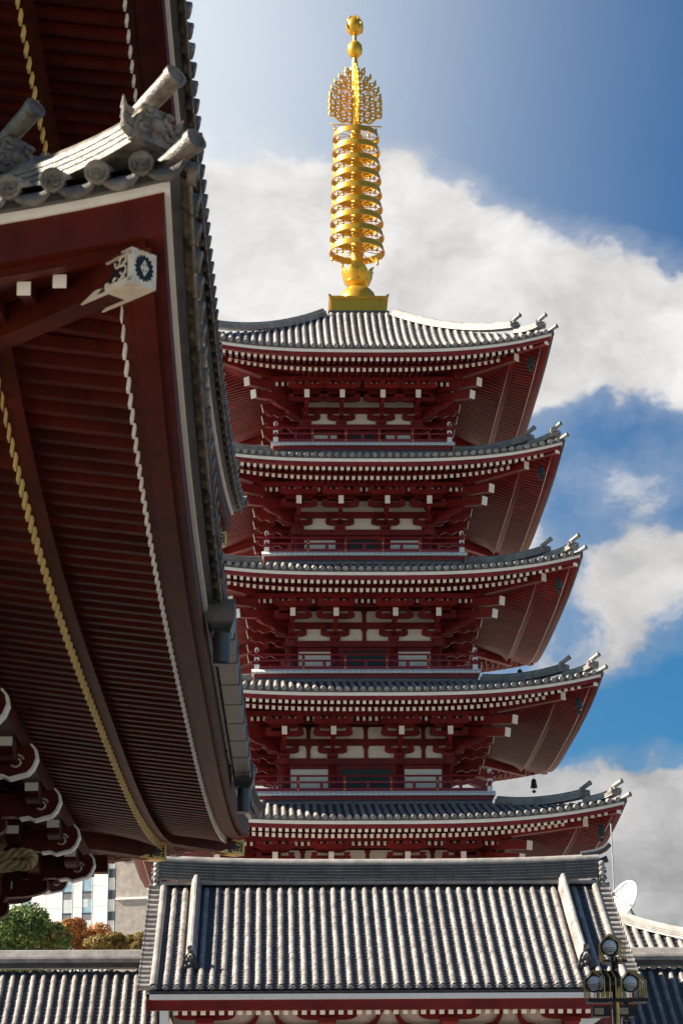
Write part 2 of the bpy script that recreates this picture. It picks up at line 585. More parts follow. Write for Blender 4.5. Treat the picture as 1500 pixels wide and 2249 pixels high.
def hip_ridges(rf, corner, parent, sc, mt, mt_face, main=(0.95, 0.24), sec=(0.25, 0.07), names=('hip_ridge', 'ridge_end_tile'), h1=0.20, h2=0.15, over=0.14):
    P, L = rf.PL(corner)
    for (fa, fb), h, le in ((main, h1, 0.24), (sec, h2, 0.20)):
        path = ridge_path(rf, corner, rf.run * fa, rf.run * fb, 12, le * sc, 0.02)
        mb = MB()
        h *= sc
        w = 0.13 * sc
        prof = [(-w * 1.25, -0.02)]
        lay = 4
        for k in range(lay):
            z0, z1 = h * k / lay, h * (k + 1) / lay
            prof += [(-w * 1.18, z0), (-w * 1.18, z1 - 0.012), (-w, z1 - 0.01)]
        prof += [(-w * 0.6, h + 0.01), (-w * 0.62, h + 0.05 * sc), (-w * 0.35, h + 0.10 * sc), (0, h + 0.12 * sc)]
        prof = prof + [(-a, b) for a, b in reversed(prof[:-1])]
        mb.sweep(path, prof, mt)
        put(names[0], mb, parent)
        # shield-shaped end tile with its flaring round tile above
        e, e0 = path[-1], path[-2]
        t = (e - e0).normalized()
        th = Vector((t.x, t.y, 0)).normalized()
        sd = th.cross(Vector((0, 0, 1)))
        mb = MB()
        W = 0.21 * sc
        H = h + 0.10 * sc
        shield = [(-W, 0.0), (-W * 1.05, H * 0.35), (-W * 0.75, H * 0.75), (-W * 0.45, H), (W * 0.45, H), (W * 0.75, H * 0.75), (W * 1.05, H * 0.35), (W, 0.0)]
        mb.prism(shield, lambda a, b, q: e + sd * a + Vector((0, 0, b - 0.03)) + th * q, -0.03 * sc, 0.06 * sc, mt_face)
        # moulded face: boss, brow curls and side flames
        base_c = e + th * 0.06 * sc
        mb.lathe([(0.07 * sc, -0.02), (0.065 * sc, 0.03 * sc), (0.03 * sc, 0.065 * sc), (0.001, 0.07 * sc)], 10, mt_face, base_c + Vector((0, 0, H * 0.42)), th)
        for s_ in (-1, 1):
            for (a0, b0, r0, tn, ph) in ((0.11, 0.66, 0.055, 9, 0.5), (0.13, 0.28, 0.05, 9, 3.4)):
                pts = [base_c + sd * (s_ * (a0 * sc + r0 * sc * (1 - q / 14) * math.cos(ph + q * 0.6))) + Vector((0, 0, H * b0 + r0 * sc * (1 - q / 14) * math.sin(ph + q * 0.6))) + th * 0.012 * sc for q in range(tn)]
                mb.tube(pts, 0.022 * sc, 5, mt_face)
            for b0 in (0.1, 0.35, 0.62):
                p_ = e + sd * (s_ * W * 0.98) + Vector((0, 0, H * b0))
                mb.tube([p_, p_ + sd * (s_ * 0.07 * sc) + Vector((0, 0, 0.03 * sc)), p_ + sd * (s_ * 0.10 * sc) + Vector((0, 0, 0.11 * sc)) + th * 0.03], [0.045 * sc, 0.035 * sc, 0.006 * sc], 6, mt_face)
        d = (th + Vector((0, 0, 0.42))).normalized()
        c = e + Vector((0, 0, H + 0.02 * sc)) - th * 0.10 * sc
        r = 0.085 * sc
        mb.lathe([(r * 0.9, -0.05), (r, 0.36 * sc), (r * 1.12, 0.37 * sc), (r * 1.12, 0.42 * sc), (r * 0.82, 0.42 * sc), (r * 0.8, 0.405 * sc), (0.001, 0.405 * sc)], 14, mt, c, d)
        o = put(names[1], mb, parent)
        autosmooth(o)
    # the corner's own round tile pointing out past the eave
    p1 = rf.pt(corner, L - 0.55 * sc, 0.55 * sc, 0.05)
    p0 = rf.pt(corner, L, 0.0, 0.04)
    t = (p0 - p1)
    t = (Vector((t.x, t.y, 0)).normalized() + Vector((0, 0, 0.30))).normalized()
    mb = MB()
    r = 0.085 * sc
    mb.lathe([(r * 0.85, -0.45 * sc), (r * 0.95, over * sc), (r * 1.12, (over + .01) * sc), (r * 1.12, (over + .07) * sc), (r * 0.82, (over + .07) * sc), (r * 0.8, (over + .055) * sc), (0.001, (over + .055) * sc)], 14, mt, p0 + Vector((0, 0, 0.03)), t)
    o = put('corner_tile', mb, parent)
    autosmooth(o)


def rafter_mesh(name, w, h, length, slope, mt, cap, capt=0.018):
    """end face at the origin facing -Y, body running +Y and rising"""
    mb = MB()
    mb.beam((0, length, slope * length), (0, 0, 0), w, h, mt, cap, capt)
    return mb.mesh(name)


SIDE_RZ = [0, math.pi / 2, math.pi, -math.pi / 2]


def rafter_rows(rf, parent, spec, side, pitch, as_parts, clip=None, stuff_mb=None):
    """spec = (name, shared mesh, d0, dz, full length)"""
    name, me, d0, dz, ln = spec
    P, L = rf.PL(side)
    n = int((L - d0 - 0.15) / pitch)
    for i in range(-n, n + 1):
        a = i * pitch
        room = (L - d0) - abs(a) - 0.12
        sc = min(1.0, room / ln)
        if sc < 0.08:
            continue
        p = rf.under(side, a, d0, dz)
        m = Matrix.Translation(p) @ Matrix.Rotation(SIDE_RZ[side], 4, 'Z') @ Matrix.Diagonal((1, sc, sc if False else 1, 1))
        if as_parts and (clip is None or clip(p)):
            new(name, me, parent, mtx=m)
        elif stuff_mb is not None:
            vs = [m @ v.co for v in me.vertices]
            for poly in me.polygons:
                pass
            b = len(stuff_mb.v)
            stuff_mb.v.extend([tuple(v) for v in vs])
            for poly in me.polygons:
                stuff_mb.f.append(tuple(b + k for k in poly.vertices))
                stuff_mb.m.append(stuff_mb.mi(me.materials[poly.material_index].name))


def boards(rf, mb, side, red, white, kay=0.14, kay_in=0.09, wh=0.12, soffit=((0.1, -0.10), (1.5, -0.02)), base=((1.25, -0.12), (4.8, 0.6))):
    """white edge board, red eave board, and the boarding above both rafter tiers"""
    rf.eave_sweep(mb, side, 0.0, 0.10, -wh / 2, wh / 2, white)
    rf.eave_sweep(mb, side, kay_in, kay_in + 0.16, -wh / 2 - kay, -wh / 2 - 0.002, red)
    P, L = rf.PL(side)
    n = 40
    for (da, za), (db, zb) in (soffit, base):
        rings = []
        for d, z in ((da, za), ((da + db) / 2, (za + zb) / 2), (db, zb)):
            ring = []
            for i in range(n + 1):
                t = -1 + 2 * i / n
                t = math.copysign(abs(t) ** 0.8, t)
                ring.append(rf.under(side, t * (L - d), d, z))
            rings.append(ring)
        mb.loft(rings, red, closed=False, caps=False)


# ------------------------------------------------------------------ ground
mb = MB()
mb.add([(-3000, -600, 0), (3000, -600, 0), (3000, 4000, 0), (-3000, 4000, 0)], [(0, 1, 2, 3)], 'paving')
put('ground', mb, kind='structure', label='pale stone paving of the temple precinct', cat='ground')

# ------------------------------------------------------------------ five-storey pagoda
PX, PD = 3.6613, 90.991
pagoda = new('pagoda', None, loc=(PX, PD, 0), label='red five-storey pagoda with grey tiled roofs and gilded spire', cat='pagoda')
# per storey, top first: eave half width, eave height, body half width, rail half width, balcony height, inner column
ST = [
    dict(w=7.046, z=34.90, hb=2.20, r=3.591, zr=32.425, c=0.80),
    dict(w=7.268, z=30.39, hb=2.53, r=3.939, zr=27.785, c=0.90),
    dict(w=7.721, z=25.81, hb=2.78, r=4.305, zr=23.025, c=1.13),
    dict(w=8.217, z=21.14, hb=3.10, r=4.701, zr=18.265, c=1.27),
    dict(w=8.774, z=16.37, hb=3.45, r=None, zr=11.0, c=1.40),
]
FLY = rafter_mesh('flying_rafter', 0.118, 0.125, 1.25, 0.22, 'vermilion', 'white_paint')
BASE = rafter_mesh('base_rafter', 0.118, 0.135, 3.3, 0.25, 'vermilion', 'white_paint')


def boat_arm(name, half, h, w, mt='vermilion'):
    """bracket arm with scooped lower ends; runs along X, centred, bottom at 0"""
    mb = MB()
    pts = [(-half, h), (-half, h * 0.55)]
    for k in range(1, 6):
        t = k / 5
        pts.append((-half + half * 0.42 * (1 - math.cos(t * math.pi / 2)), h * 0.55 * (1 - math.sin(t * math.pi / 2))))
    pts += [(-p, q) for p, q in reversed(pts)]
    mb.prism(pts, lambda a, b, t: (a, t, b), -w / 2, w / 2, mt)
    return mb.mesh(name)


def cant_arm(name, ln, h, w, mt='vermilion'):
    """arm projecting to -Y from the wall, scooped tip"""
    mb = MB()
    pts = [(0, 0), (ln * 0.62, 0)]
    for k in range(1, 6):
        t = k / 5 * math.pi / 2
        pts.append((ln * 0.62 + ln * 0.38 * math.sin(t), h * 0.55 * (1 - math.cos(t))))
    pts += [(ln, h), (0, h)]
    mb.prism(pts, lambda a, b, t: (t, -a, b), -w / 2, w / 2, mt)
    return mb.mesh(name)


def block(name, s, h, mt='vermilion'):
    mb = MB()
    a, b = s * 0.33, s * 0.5
    mb.loft([[(-a, -a, 0), (a, -a, 0), (a, a, 0), (-a, a, 0)], [(-b, -b, h * .45), (b, -b, h * .45), (b, b, h * .45), (-b, b, h * .45)],
             [(-b, -b, h), (b, -b, h), (b, b, h), (-b, b, h)]], mt)
    return mb.mesh(name)


ARM_S = boat_arm('bracket_arm', 0.56, 0.20, 0.14)
ARM_L = boat_arm('bracket_arm', 0.74, 0.20, 0.14)
CANT1 = cant_arm('bracket_arm', 0.66, 0.20, 0.15)
CANT2 = cant_arm('bracket_arm', 1.10, 0.20, 0.15)
CANT3 = cant_arm('bracket_arm', 1.55, 0.20, 0.15)
BLK = block('bearing_block', 0.22, 0.12)
BLKL = block('bearing_block', 0.42, 0.20)
mbt = MB()
mbt.beam((0, 0.2, -0.16), (0, -1.78, -0.60), 0.19, 0.30, 'vermilion', 'white_paint', 0.03)
TAIL = mbt.mesh('tail_rafter')
# cloud-cut strut under the tail rafter
mbt = MB()
pts = [(0.25, -0.40), (1.55, -0.68), (1.60, -0.80), (1.48, -0.92), (1.30, -0.88), (1.12, -0.98), (0.85, -0.90), (0.6, -1.02), (0.25, -0.95)]
mbt.prism(pts, lambda a, b, t: (t, -a, b), -0.075, 0.075, 'vermilion')
STRUT = mbt.mesh('carved_strut')
mbt = MB()
mbt.prism([(-0.08, 0), (0.08, 0), (0.07, 0.30), (0.10, 0.40), (0.13, 0.47), (-0.13, 0.47), (-0.10, 0.40), (-0.07, 0.30)], lambda a, b, t: (a, t, b), -0.05, 0.03, 'vermilion')
POST = mbt.mesh('wall_strut')


def bracket_set(wall, m, corner=False):
    """m: matrix at the column head on the wall plane, -Y outwards, Z = eave height"""
    def p(me, name, s, o, z):
        new(name, me, wall, mtx=m @ Matrix.Translation((s, -o, z)))
    p(BLKL, 'bearing_block', 0, 0.04, -1.34)
    p(ARM_S, 'bracket_arm', 0, 0.09, -1.13)
    p(CANT1, 'bracket_arm', 0, 0.0, -1.128)
    for s in (-0.44, 0.44):
        p(BLK, 'bearing_block', s, 0.09, -0.93)
    p(BLK, 'bearing_block', 0, 0.54, -0.93)
    p(CANT2, 'bracket_arm', 0, 0.0, -0.808)
    p(ARM_L, 'bracket_arm', 0, 0.98, -0.66)
    for s in (-0.6, 0, 0.6):
        p(BLK, 'bearing_block', s, 0.98, -0.46)
    p(ARM_S, 'bracket_arm', 0, 0.98, -0.345)
    p(TAIL, 'tail_rafter', 0, 0, 0)
    p(STRUT, 'carved_strut', 0, 0, 0)
    p(BLK, 'bearing_block', 0, 1.55, -0.43)
    p(ARM_L, 'bracket_arm', 0, 1.55, -0.315)
    for s in (-0.6, 0, 0.6):
        p(BLK, 'bearing_block', s, 1.55, -0.115)


def vis_front(p):
    return True


def face_m(side, hb, z):
    v = Roof.rot(side, 0, hb, z)
    return Matrix.Translation(v) @ Matrix.Rotation(SIDE_RZ[side], 4, 'Z')


RAIL_POST = MB()
RAIL_POST.box(-0.055, 0.055, -0.055, 0.055, 0.0, 0.60, 'vermilion_rail')
for z in (0.09, 0.37):
    RAIL_POST.lathe([(0.045, -0.0), (0.04, 0.02), (0.015, 0.03)], 8, 'gold', (0, -0.06, z), (0, -1, 0))
RAIL_POST = RAIL_POST.mesh('rail_post')
RAIL_STRUT = MB()
RAIL_STRUT.box(-0.06, 0.06, -0.045, 0.045, 0.12, 0.34, 'vermilion_rail')
RAIL_STRUT = RAIL_STRUT.mesh('rail_strut')
CPOST = MB()
CPOST.box(-0.075, 0.075, -0.075, 0.075, 0.0, 0.66, 'vermilion_rail')
CPOST.box(-0.095, 0.095, -0.095, 0.095, 0.0, 0.20, 'white_paint')
CPOST.box(-0.095, 0.095, -0.095, 0.095, 0.36, 0.48, 'white_paint')
CPOST.lathe([(0.05, 0.66), (0.05, 0.70), (0.08, 0.74), (0.09, 0.80), (0.07, 0.86), (0.02, 0.90), (0.001, 0.91)], 10, 'white_paint')
CPOST = CPOST.mesh('corner_post')
TILE_W = MB()
TILE_W.hexa([(-0.094, -0.06, -0.16), (0.094, -0.06, -0.16), (0.094, 0.10, -0.16), (-0.094, 0.10, -0.16), (-0.094, -0.06, -0.10), (0.094, -0.06, -0.10), (0.094, 0.09, 0.02), (-0.094, 0.09, 0.02)], 'white_paint')
TILE_W = TILE_W.mesh('edge_tile')

for si, S in enumerate(ST):
    w, zf, hb, c = S['w'], S['z'], S['hb'], S['c']
    if si == 0:
        run, rise = w - 1.18, 38.80 - (zf + 0.14)
        conc = 0.60
    else:
        T = ST[si - 1]
        run, rise = w - (T['r'] - 0.12), (T['zr'] - 0.50) - (zf + 0.14)
        conc = 0.80
    tile = Roof(w + 0.06, w + 0.06, run, zf + 0.14, rise, 0.66, 0.10, conc)
    eave = Roof(w, w, run, zf, rise, 0.66, 0.10, conc)
    # ---- roof
    mb = MB()
    for sd in range(4):
        tile.bed(mb, sd, 'tile_pan', 7 if si else 18, step=0.025)
        tile.eave_sweep(mb, sd, -0.03, 0.08, -0.085, 0.03, 'tile_pan', n=40)
    roof = put('roof', mb, pagoda)
    # edge and soffit boarding
    mb = MB()
    for sd in range(4):
        boards(eave, mb, sd, 'vermilion', 'white_paint', kay_in=0.03, soffit=((0.1, -0.205), (1.45, 0.08)), base=((1.2, -0.20), (w - hb - 0.05, 0.50)))
        eave.eave_sweep(mb, sd, 1.45, 1.58, -0.165, 0.02, 'vermilion')
    put('eave_boarding', mb, roof)
    # cover tile rows
    pitch = 0.285
    n = int(w / pitch)
    other = MB()
    for sd in range(4):
        for i in range(-n, n + 1):
            if sd == 0 and i * pitch > -0.85 * w:
                mb = MB()
                if tile.roll(mb, sd, i * pitch, 0.078, 'tile', 'tile', 0.42 if si == 0 else 0.5):
                    autosmooth(put('tile_row', mb, roof))
            else:
                tile.roll(other, sd, i * pitch, 0.078, 'tile', 'tile', 1.2, segs=4)
    o = put('tile_row_bank', other, roof, kind='stuff')
    autosmooth(o)
    for cn in range(4):
        hip_ridges(tile, cn, roof, 1.0, 'tile', 'tile', main=(0.97, 0.30 if si else 0.22), sec=(0.30 if si else 0.22, 0.07))
    # course of flat tiles against the balcony or spire
    if si:
        T = ST[si - 1]
        mb = MB()
        rr = T['r'] - 0.16
        for k in range(4):
            e = 0.02 * (k % 2)
            mb.box(-rr - e, rr + e, -rr - e, rr + e, T['zr'] - 0.62 + 0.09 * k, T['zr'] - 0.54 + 0.09 * k, 'tile_pan' if k % 2 else 'tile')
        put('flashing_tiles', mb, roof)
    else:
        mb = MB()
        for k in range(4):
            e = 0.03 * (k % 2)
            mb.box(-1.22 - e, 1.22 + e, -1.22 - e, 1.22 + e, 38.62 + 0.09 * k, 38.70 + 0.09 * k, 'tile_pan' if k % 2 else 'tile')
        put('flashing_tiles', mb, roof)
    # rafters
    bank = MB()
    pr = 0.2335
    for sd in range(4):
        cl = (lambda p, w=w: p.x > -0.86 * w)
        rafter_rows(eave, roof, ('flying_rafter', FLY, 0.34, -0.225, 1.25), sd, pr, sd == 0, cl, bank)
        rafter_rows(eave, roof, ('base_rafter', BASE, 1.42, -0.24, 3.3), sd, pr, sd == 0, cl, bank)
    put('rafter_bank', bank, roof, kind='stuff')
    # hip rafters
    for cn in range(4):
        for nm, d0, dz, dd, ww, hh in (('hip_rafter', 0.16, -0.20, 1.5, 0.22, 0.26), ('hip_rafter', 1.22, -0.34, 3.4, 0.24, 0.30)):
            mb = MB()
            a = eave.under(cn, w - d0, d0, dz)
            b = eave.under(cn, w - d0 - dd, d0 + dd, dz + 0.12 * dd)
            mb.beam(b, a, ww, hh, 'vermilion', 'white_paint', 0.03)
            put(nm, mb, roof)
    # ---- wall of this storey
    zb = S['zr']
    mb = MB()
    mb.box(-hb + .08, hb - .08, -hb + .08, hb - .08, zb, zf + 0.35, 'vermilion')
    wall = put('storey_wall', mb, pagoda)
    cols = [-hb, -c, c, hb]
    mb = MB()
    mb.lathe([(0.205, 0), (0.205, zf - 1.58 - zb)], 16, 'vermilion')
    COLM = mb.mesh('column', True)
    for x in cols:
        for y in cols:
            if abs(x) == hb or abs(y) == hb:
                new('column', COLM, wall, (x * 0.985, y * 0.985, zb))
    plates = MB()
    for sd in range(4):
        m = face_m(sd, hb, zf)
        L2 = hb + 1.55
        for nm, s0, s1, o0, o1, z0, z1, mt in (
                ('head_beam', -hb - 0.34, hb + 0.34, -0.1, 0.24, -1.58, -1.345, 'vermilion'),
                ('tie_beam', -hb - 0.5, hb + 0.5, -0.06, 0.13, -0.83, -0.585, 'vermilion'),
                ('purlin', -L2 - 0.25, L2 + 0.25, 1.46, 1.64, 0.0, 0.17, 'vermilion'),
                ('purlin', -hb - 0.6, hb + 0.6, 0.90, 1.06, -0.175, -0.03, 'vermilion')):
            mb = MB()
            e = 0.003 * sd
            mb.box(s0, s1, -o1, -o0, z0 + e, z1 + e, mt)
            put(nm, mb, wall, mtx=m)
        # white plates between the rafters above the outer purlin
        for i in range(-int(L2 / pr), int(L2 / pr) + 1):
            s = (i + 0.5) * pr
            if abs(s) < L2 - 0.2:
                b = len(plates.v)
                t = MB()
                t.box(s - 0.05, s + 0.05, -1.48, -1.40, -0.16, -0.02, 'white_paint')
                plates.add([m @ Vector(v) for v in t.v], t.f, 'white_paint')
        # plaster panels: three bays, two rows
        for (x0, x1) in ((-hb, -c), (-c, c), (c, hb)):
            for z0, z1 in ((-0.585, -0.10), (-1.345, -0.83)):
                mb = MB()
                mb.box(x0 + 0.02, x1 - 0.02, -0.02, 0.06, z0, z1, 'plaster')
                put('plaster_panel', mb, wall, mtx=m)
        struts = [] if si < 2 else [0.0] if si == 2 else [0.0, (hb + c) / 2, -(hb + c) / 2]
        for s in struts:
            for z in (-1.31, -0.575):
                new('wall_strut', POST, wall, mtx=m @ Matrix.Translation((s, -0.02, z)))
        for s in cols[1:3]:
            bracket_set(wall, m @ Matrix.Translation((s, 0, 0)))
        for s in (-hb, hb):
            bracket_set(wall, m @ Matrix.Translation((s, 0, 0)))
        # below the head beam: doors in the middle bay, white panels in the outer bays
        h0, h1 = zb - zf, -1.58
        mb = MB()
        mb.box(-c + 0.2, c - 0.2, -0.06, 0.08, h0 + 0.10, h1 - 0.14, 'door_green')
        for k in range(9):
            s = (-c + 0.3) + (2 * c - 0.6) * k / 8
            mb.box(s - 0.015, s + 0.015, -0.075, -0.05, h0 + 0.12, h1 - 0.16, 'door_green')
        door = put('door', mb, wall, mtx=m)
        mb = MB()
        for s in (-1, 1):
            mb.box(s * (c - 0.24) - 0.10, s * (c - 0.24) + 0.10, -0.13, 0.05, h0, h1, 'vermilion')
        mb.box(-c + 0.15, c - 0.15, -0.125, 0.05, h1 - 0.16, h1 - 0.002, 'vermilion')
        mb.box(-0.03, 0.03, -0.10, 0.05, h0 + 0.1, h1 - 0.16, 'door_green')
        put('door_frame', mb, wall, mtx=m)
        for x0, x1 in ((-hb, -c), (c, hb)):
            mb = MB()
            mb.box(x0 + 0.18, x1 - 0.18, -0.03, 0.06, h0 + 0.1, h1 - 0.14, 'plaster')
            put('window_panel', mb, wall, mtx=m)
            mb = MB()
            mb.box(x0 + 0.15, x1 - 0.15, -0.09, 0.05, h1 - 0.15, h1 - 0.003, 'vermilion')
            mb.box(x0 + 0.15, x1 - 0.15, -0.09, 0.05, h0, h0 + 0.14, 'vermilion')
            put('window_frame', mb, wall, mtx=m)
    put('eave_plates', plates, wall, kind='stuff')
    # corner bracket beams on the diagonals
    for cn in range(4):
        m = Matrix.Translation((0, 0, zf)) @ Matrix.Rotation(math.pi / 4 + math.pi / 2 * cn, 4, 'Z')
        k = math.sqrt(2)
        for nm, q0, q1, z0, z1, ww, hh in (('tail_rafter', 0, 2.38, 0.10, -0.33, 0.26, 0.32), ('tail_rafter', 0, 2.12, -0.30, -0.76, 0.26, 0.32)):
            mb = MB()
            mb.beam((0, -(hb + q0) * k, z0), (0, -(hb + q1) * k, z1), ww, hh, 'vermilion', 'white_paint', 0.04)
            put(nm, mb, wall, mtx=m)
        for q, z in ((0.8, -1.12), (1.35, -0.95)):
            mb = MB()
            ln = q * k
            h = 0.2
            pts = [(0, 0), (ln * 0.7, 0), (ln * 0.9, h * 0.3), (ln, h * 0.7), (ln, h), (0, h)]
            mb.prism(pts, lambda a, b, t: (t, -hb * k - a, b + z), -0.09, 0.09, 'vermilion')
            put('bracket_arm', mb, wall, mtx=m)
    # ---- balcony
    if S['r']:
        r, zr = S['r'], S['zr']
        mb = MB()
        mb.box(-r + .03, r - .03, -r + .03, r - .03, zr - 0.13, zr - 0.03, 'vermilion')
        mb.box(-r + .12, r - .12, -r + .12, r - .12, zr - 0.30, zr - 0.14, 'vermilion_rail')
        bal = put('balcony', mb, pagoda)
        rest = MB()
        pitch_t = 0.197
        nt = int(2 * r / pitch_t)
        for sd in range(4):
            m = face_m(sd, r, zr)
            for i in range(nt + 1):
                s = (i - nt / 2) * (2 * r - 0.12) / nt
                if sd == 0:
                    new('edge_tile', TILE_W, bal, mtx=m @ Matrix.Translation((s, 0, 0)))
            if sd:
                t = MB()
                t.box(-r + .1, r - .1, -0.03, 0.05, -0.15, 0, 'white_paint')
                rest.add([m @ Vector(v) for v in t.v], t.f, 'white_paint')
            pp = r / 2.72
            mi = m @ Matrix.Translation((0, 0.16, 0))
            for k in (-1.5, -0.5, 0.5, 1.5):
                new('rail_post', RAIL_POST, bal, mtx=mi @ Matrix.Translation((k * pp, 0, 0)))
            for k in (-2, -1, 0, 1, 2):
                new('rail_strut', RAIL_STRUT, bal, mtx=mi @ Matrix.Translation((k * pp, 0, 0)))
            for z, h, ww, ext in ((0.09, 0.11, 0.10, 0.0), (0.37, 0.065, 0.075, 0.12), (0.61, 0.065, 0.075, 0.26)):
                mb = MB()
                e = 0.002 * sd
                if z > 0.6:
                    path = [(-r - ext, 0, z + 0.06 + e), (-r, 0, z + 0.02 + e), (-r * .8, 0, z + e), (r * .8, 0, z + e), (r, 0, z + 0.02 + e), (r + ext, 0, z + 0.06 + e)]
                    mb.tube(path, h / 2 + 0.005, 8, 'vermilion_rail')
                else:
                    mb.box(-r - ext + .16, r + ext - .16, -ww / 2, ww / 2, z - h / 2 + e, z + h / 2 + e, 'vermilion_rail')
                put('rail', mb, bal, mtx=mi)
        put('edge_tile_bank', rest, bal, kind='stuff')
        for x in (-1, 1):
            for y in (-1, 1):
                new('corner_post', CPOST, bal, (x * (r - 0.16), y * (r - 0.16), zr))

# podium below the lowest storey
mb = MB()
mb.box(-8.2, 8.2, -8.2, 8.2, 0, 10.4, 'plaster')
mb.box(-8.5, 8.5, -8.5, 8.5, 10.4, 11.0, 'tile_pan')
put('podium', mb, pagoda)

# ---- gilded spire
spire = MB()
spire.box(-1.14, 1.14, -1.14, 1.14, 38.98, 39.50, 'gold')
for s in (-1, 1):
    for k in (-1.04, 0, 1.04):
        for ax in (0, 1):
            a = (k - 0.09, k + 0.09)
            b = (1.13, 1.165) if s > 0 else (-1.165, -1.13)
            if ax == 0:
                spire.box(a[0], a[1], b[0], b[1], 38.99, 39.50, 'gold')
            else:
                spire.box(b[0], b[1], a[0], a[1], 38.99, 39.50, 'gold')
spire.loft([[(-a, -a, z), (a, -a, z), (a, a, z), (-a, a, z)] for a, z in ((1.18, 39.505), (1.18, 39.56), (1.23, 39.60), (1.23, 39.64))], 'gold')
for x in (-1, 1):
    for y in (-1, 1):
        spire.loft([[(x * (1.13 + k) - .05, y * (1.13 + k) - .05, 39.62 + z), (x * (1.13 + k) + .05, y * (1.13 + k) - .05, 39.62 + z), (x * (1.13 + k) + .05, y * (1.13 + k) + .05, 39.62 + z), (x * (1.13 + k) - .05, y * (1.13 + k) + .05, 39.62 + z)] for k, z in ((0, 0), (0.09, 0.08))], 'gold')
sp = put('spire_base', spire, pagoda)
mb = MB()
mb.lathe([(0.80, 39.63), (0.80, 39.72), (0.77, 40.00), (0.70, 40.22), (0.56, 40.38), (0.40, 40.46), (0.36, 40.52), (0.40, 40.58), (0.50, 40.66), (0.54, 40.76), (0.52, 40.80), (0.30, 40.80)], 32, 'gold')
autosmooth(put('inverted_bowl', mb, pagoda), 50)
for k in range(8):
    a = k * math.pi / 4 + 0.39
    mb = MB()
    rings = []
    for t, wd, rr in ((0, 0.16, 0.52), (0.35, 0.25, 0.60), (0.7, 0.20, 0.64), (0.9, 0.09, 0.68), (1.0, 0.01, 0.74)):
        z = 40.72 + 0.62 * t
        rings.append([(x, -(rr + e), z) for x, e in ((-wd, -0.03), (0, 0.04), (wd, -0.03), (wd, -0.06), (0, 0.01), (-wd, -0.06))])
    mb.loft(rings, 'gold')
    autosmooth(put('lotus_petal', mb, pagoda, rz=a), 60)
mb = MB()
mb.lathe([(0.27, 40.6), (0.26, 42.0), (0.21, 47.7), (0.20, 48.1), (0.13, 50.8), (0.10, 51.4), (0.085, 52.5)], 20, 'gold')
for i in range(9):
    z = 42.08 + 0.66 * i
    rr = 0.265 - 0.007 * i
    mb.lathe([(rr, z), (rr + .06, z + 0.04), (rr + .06, z + 0.20), (rr, z + .24)], 18, 'gold')
autosmooth(put('spire_shaft', mb, pagoda), 40)
bellm = MB()
bellm.lathe([(0.005, 0.0), (0.008, -0.06), (0.03, -0.07), (0.045, -0.10), (0.055, -0.20), (0.07, -0.24), (0.05, -0.24), (0.02, -0.22)], 8, 'gold')
bellm.lathe([(0.01, -0.24), (0.012, -0.30), (0.03, -0.32), (0.001, -0.36)], 6, 'gold')
BELLM = bellm.mesh('spire_bell', True)
for i in range(9):
    z = 42.12 + 0.66 * i
    rr = 1.14 - 0.021 * i
    mb = MB()
    mb.lathe([(rr - 0.03, z + 0.22), (rr + 0.01, z), (rr + 0.04, z - 0.015), (rr + 0.04, z - 0.05), (rr - 0.015, z - 0.05), (rr - 0.025, z), (rr - 0.06, z + 0.22), (rr - 0.03, z + 0.22)], 48, 'gold', caps=False)
    ring = put('spire_ring', mb, pagoda)
    # inner faces: the lathe above is a closed band
    autosmooth(ring, 35)
    for k in range(6):
        a = k * math.pi / 3 + 0.2
        sp_ = MB()
        for s in (-1, 1):
            path = [(0.22, 0, z + 0.10), (rr * .45, s * 0.10, z + 0.12), (rr * .75, s * 0.17, z + 0.10), (rr - 0.06, s * 0.03, z + 0.12)]
            sp_.tube(path, 0.02, 5, 'gold')
        put('spoke', sp_, ring, rz=a)
    for k in range(8):
        a = k * math.pi / 4 + 0.2 - math.pi / 8
        new('spire_bell', BELLM, ring, (rr * 0.93 * math.cos(a), rr * 0.93 * math.sin(a), z - 0.03))


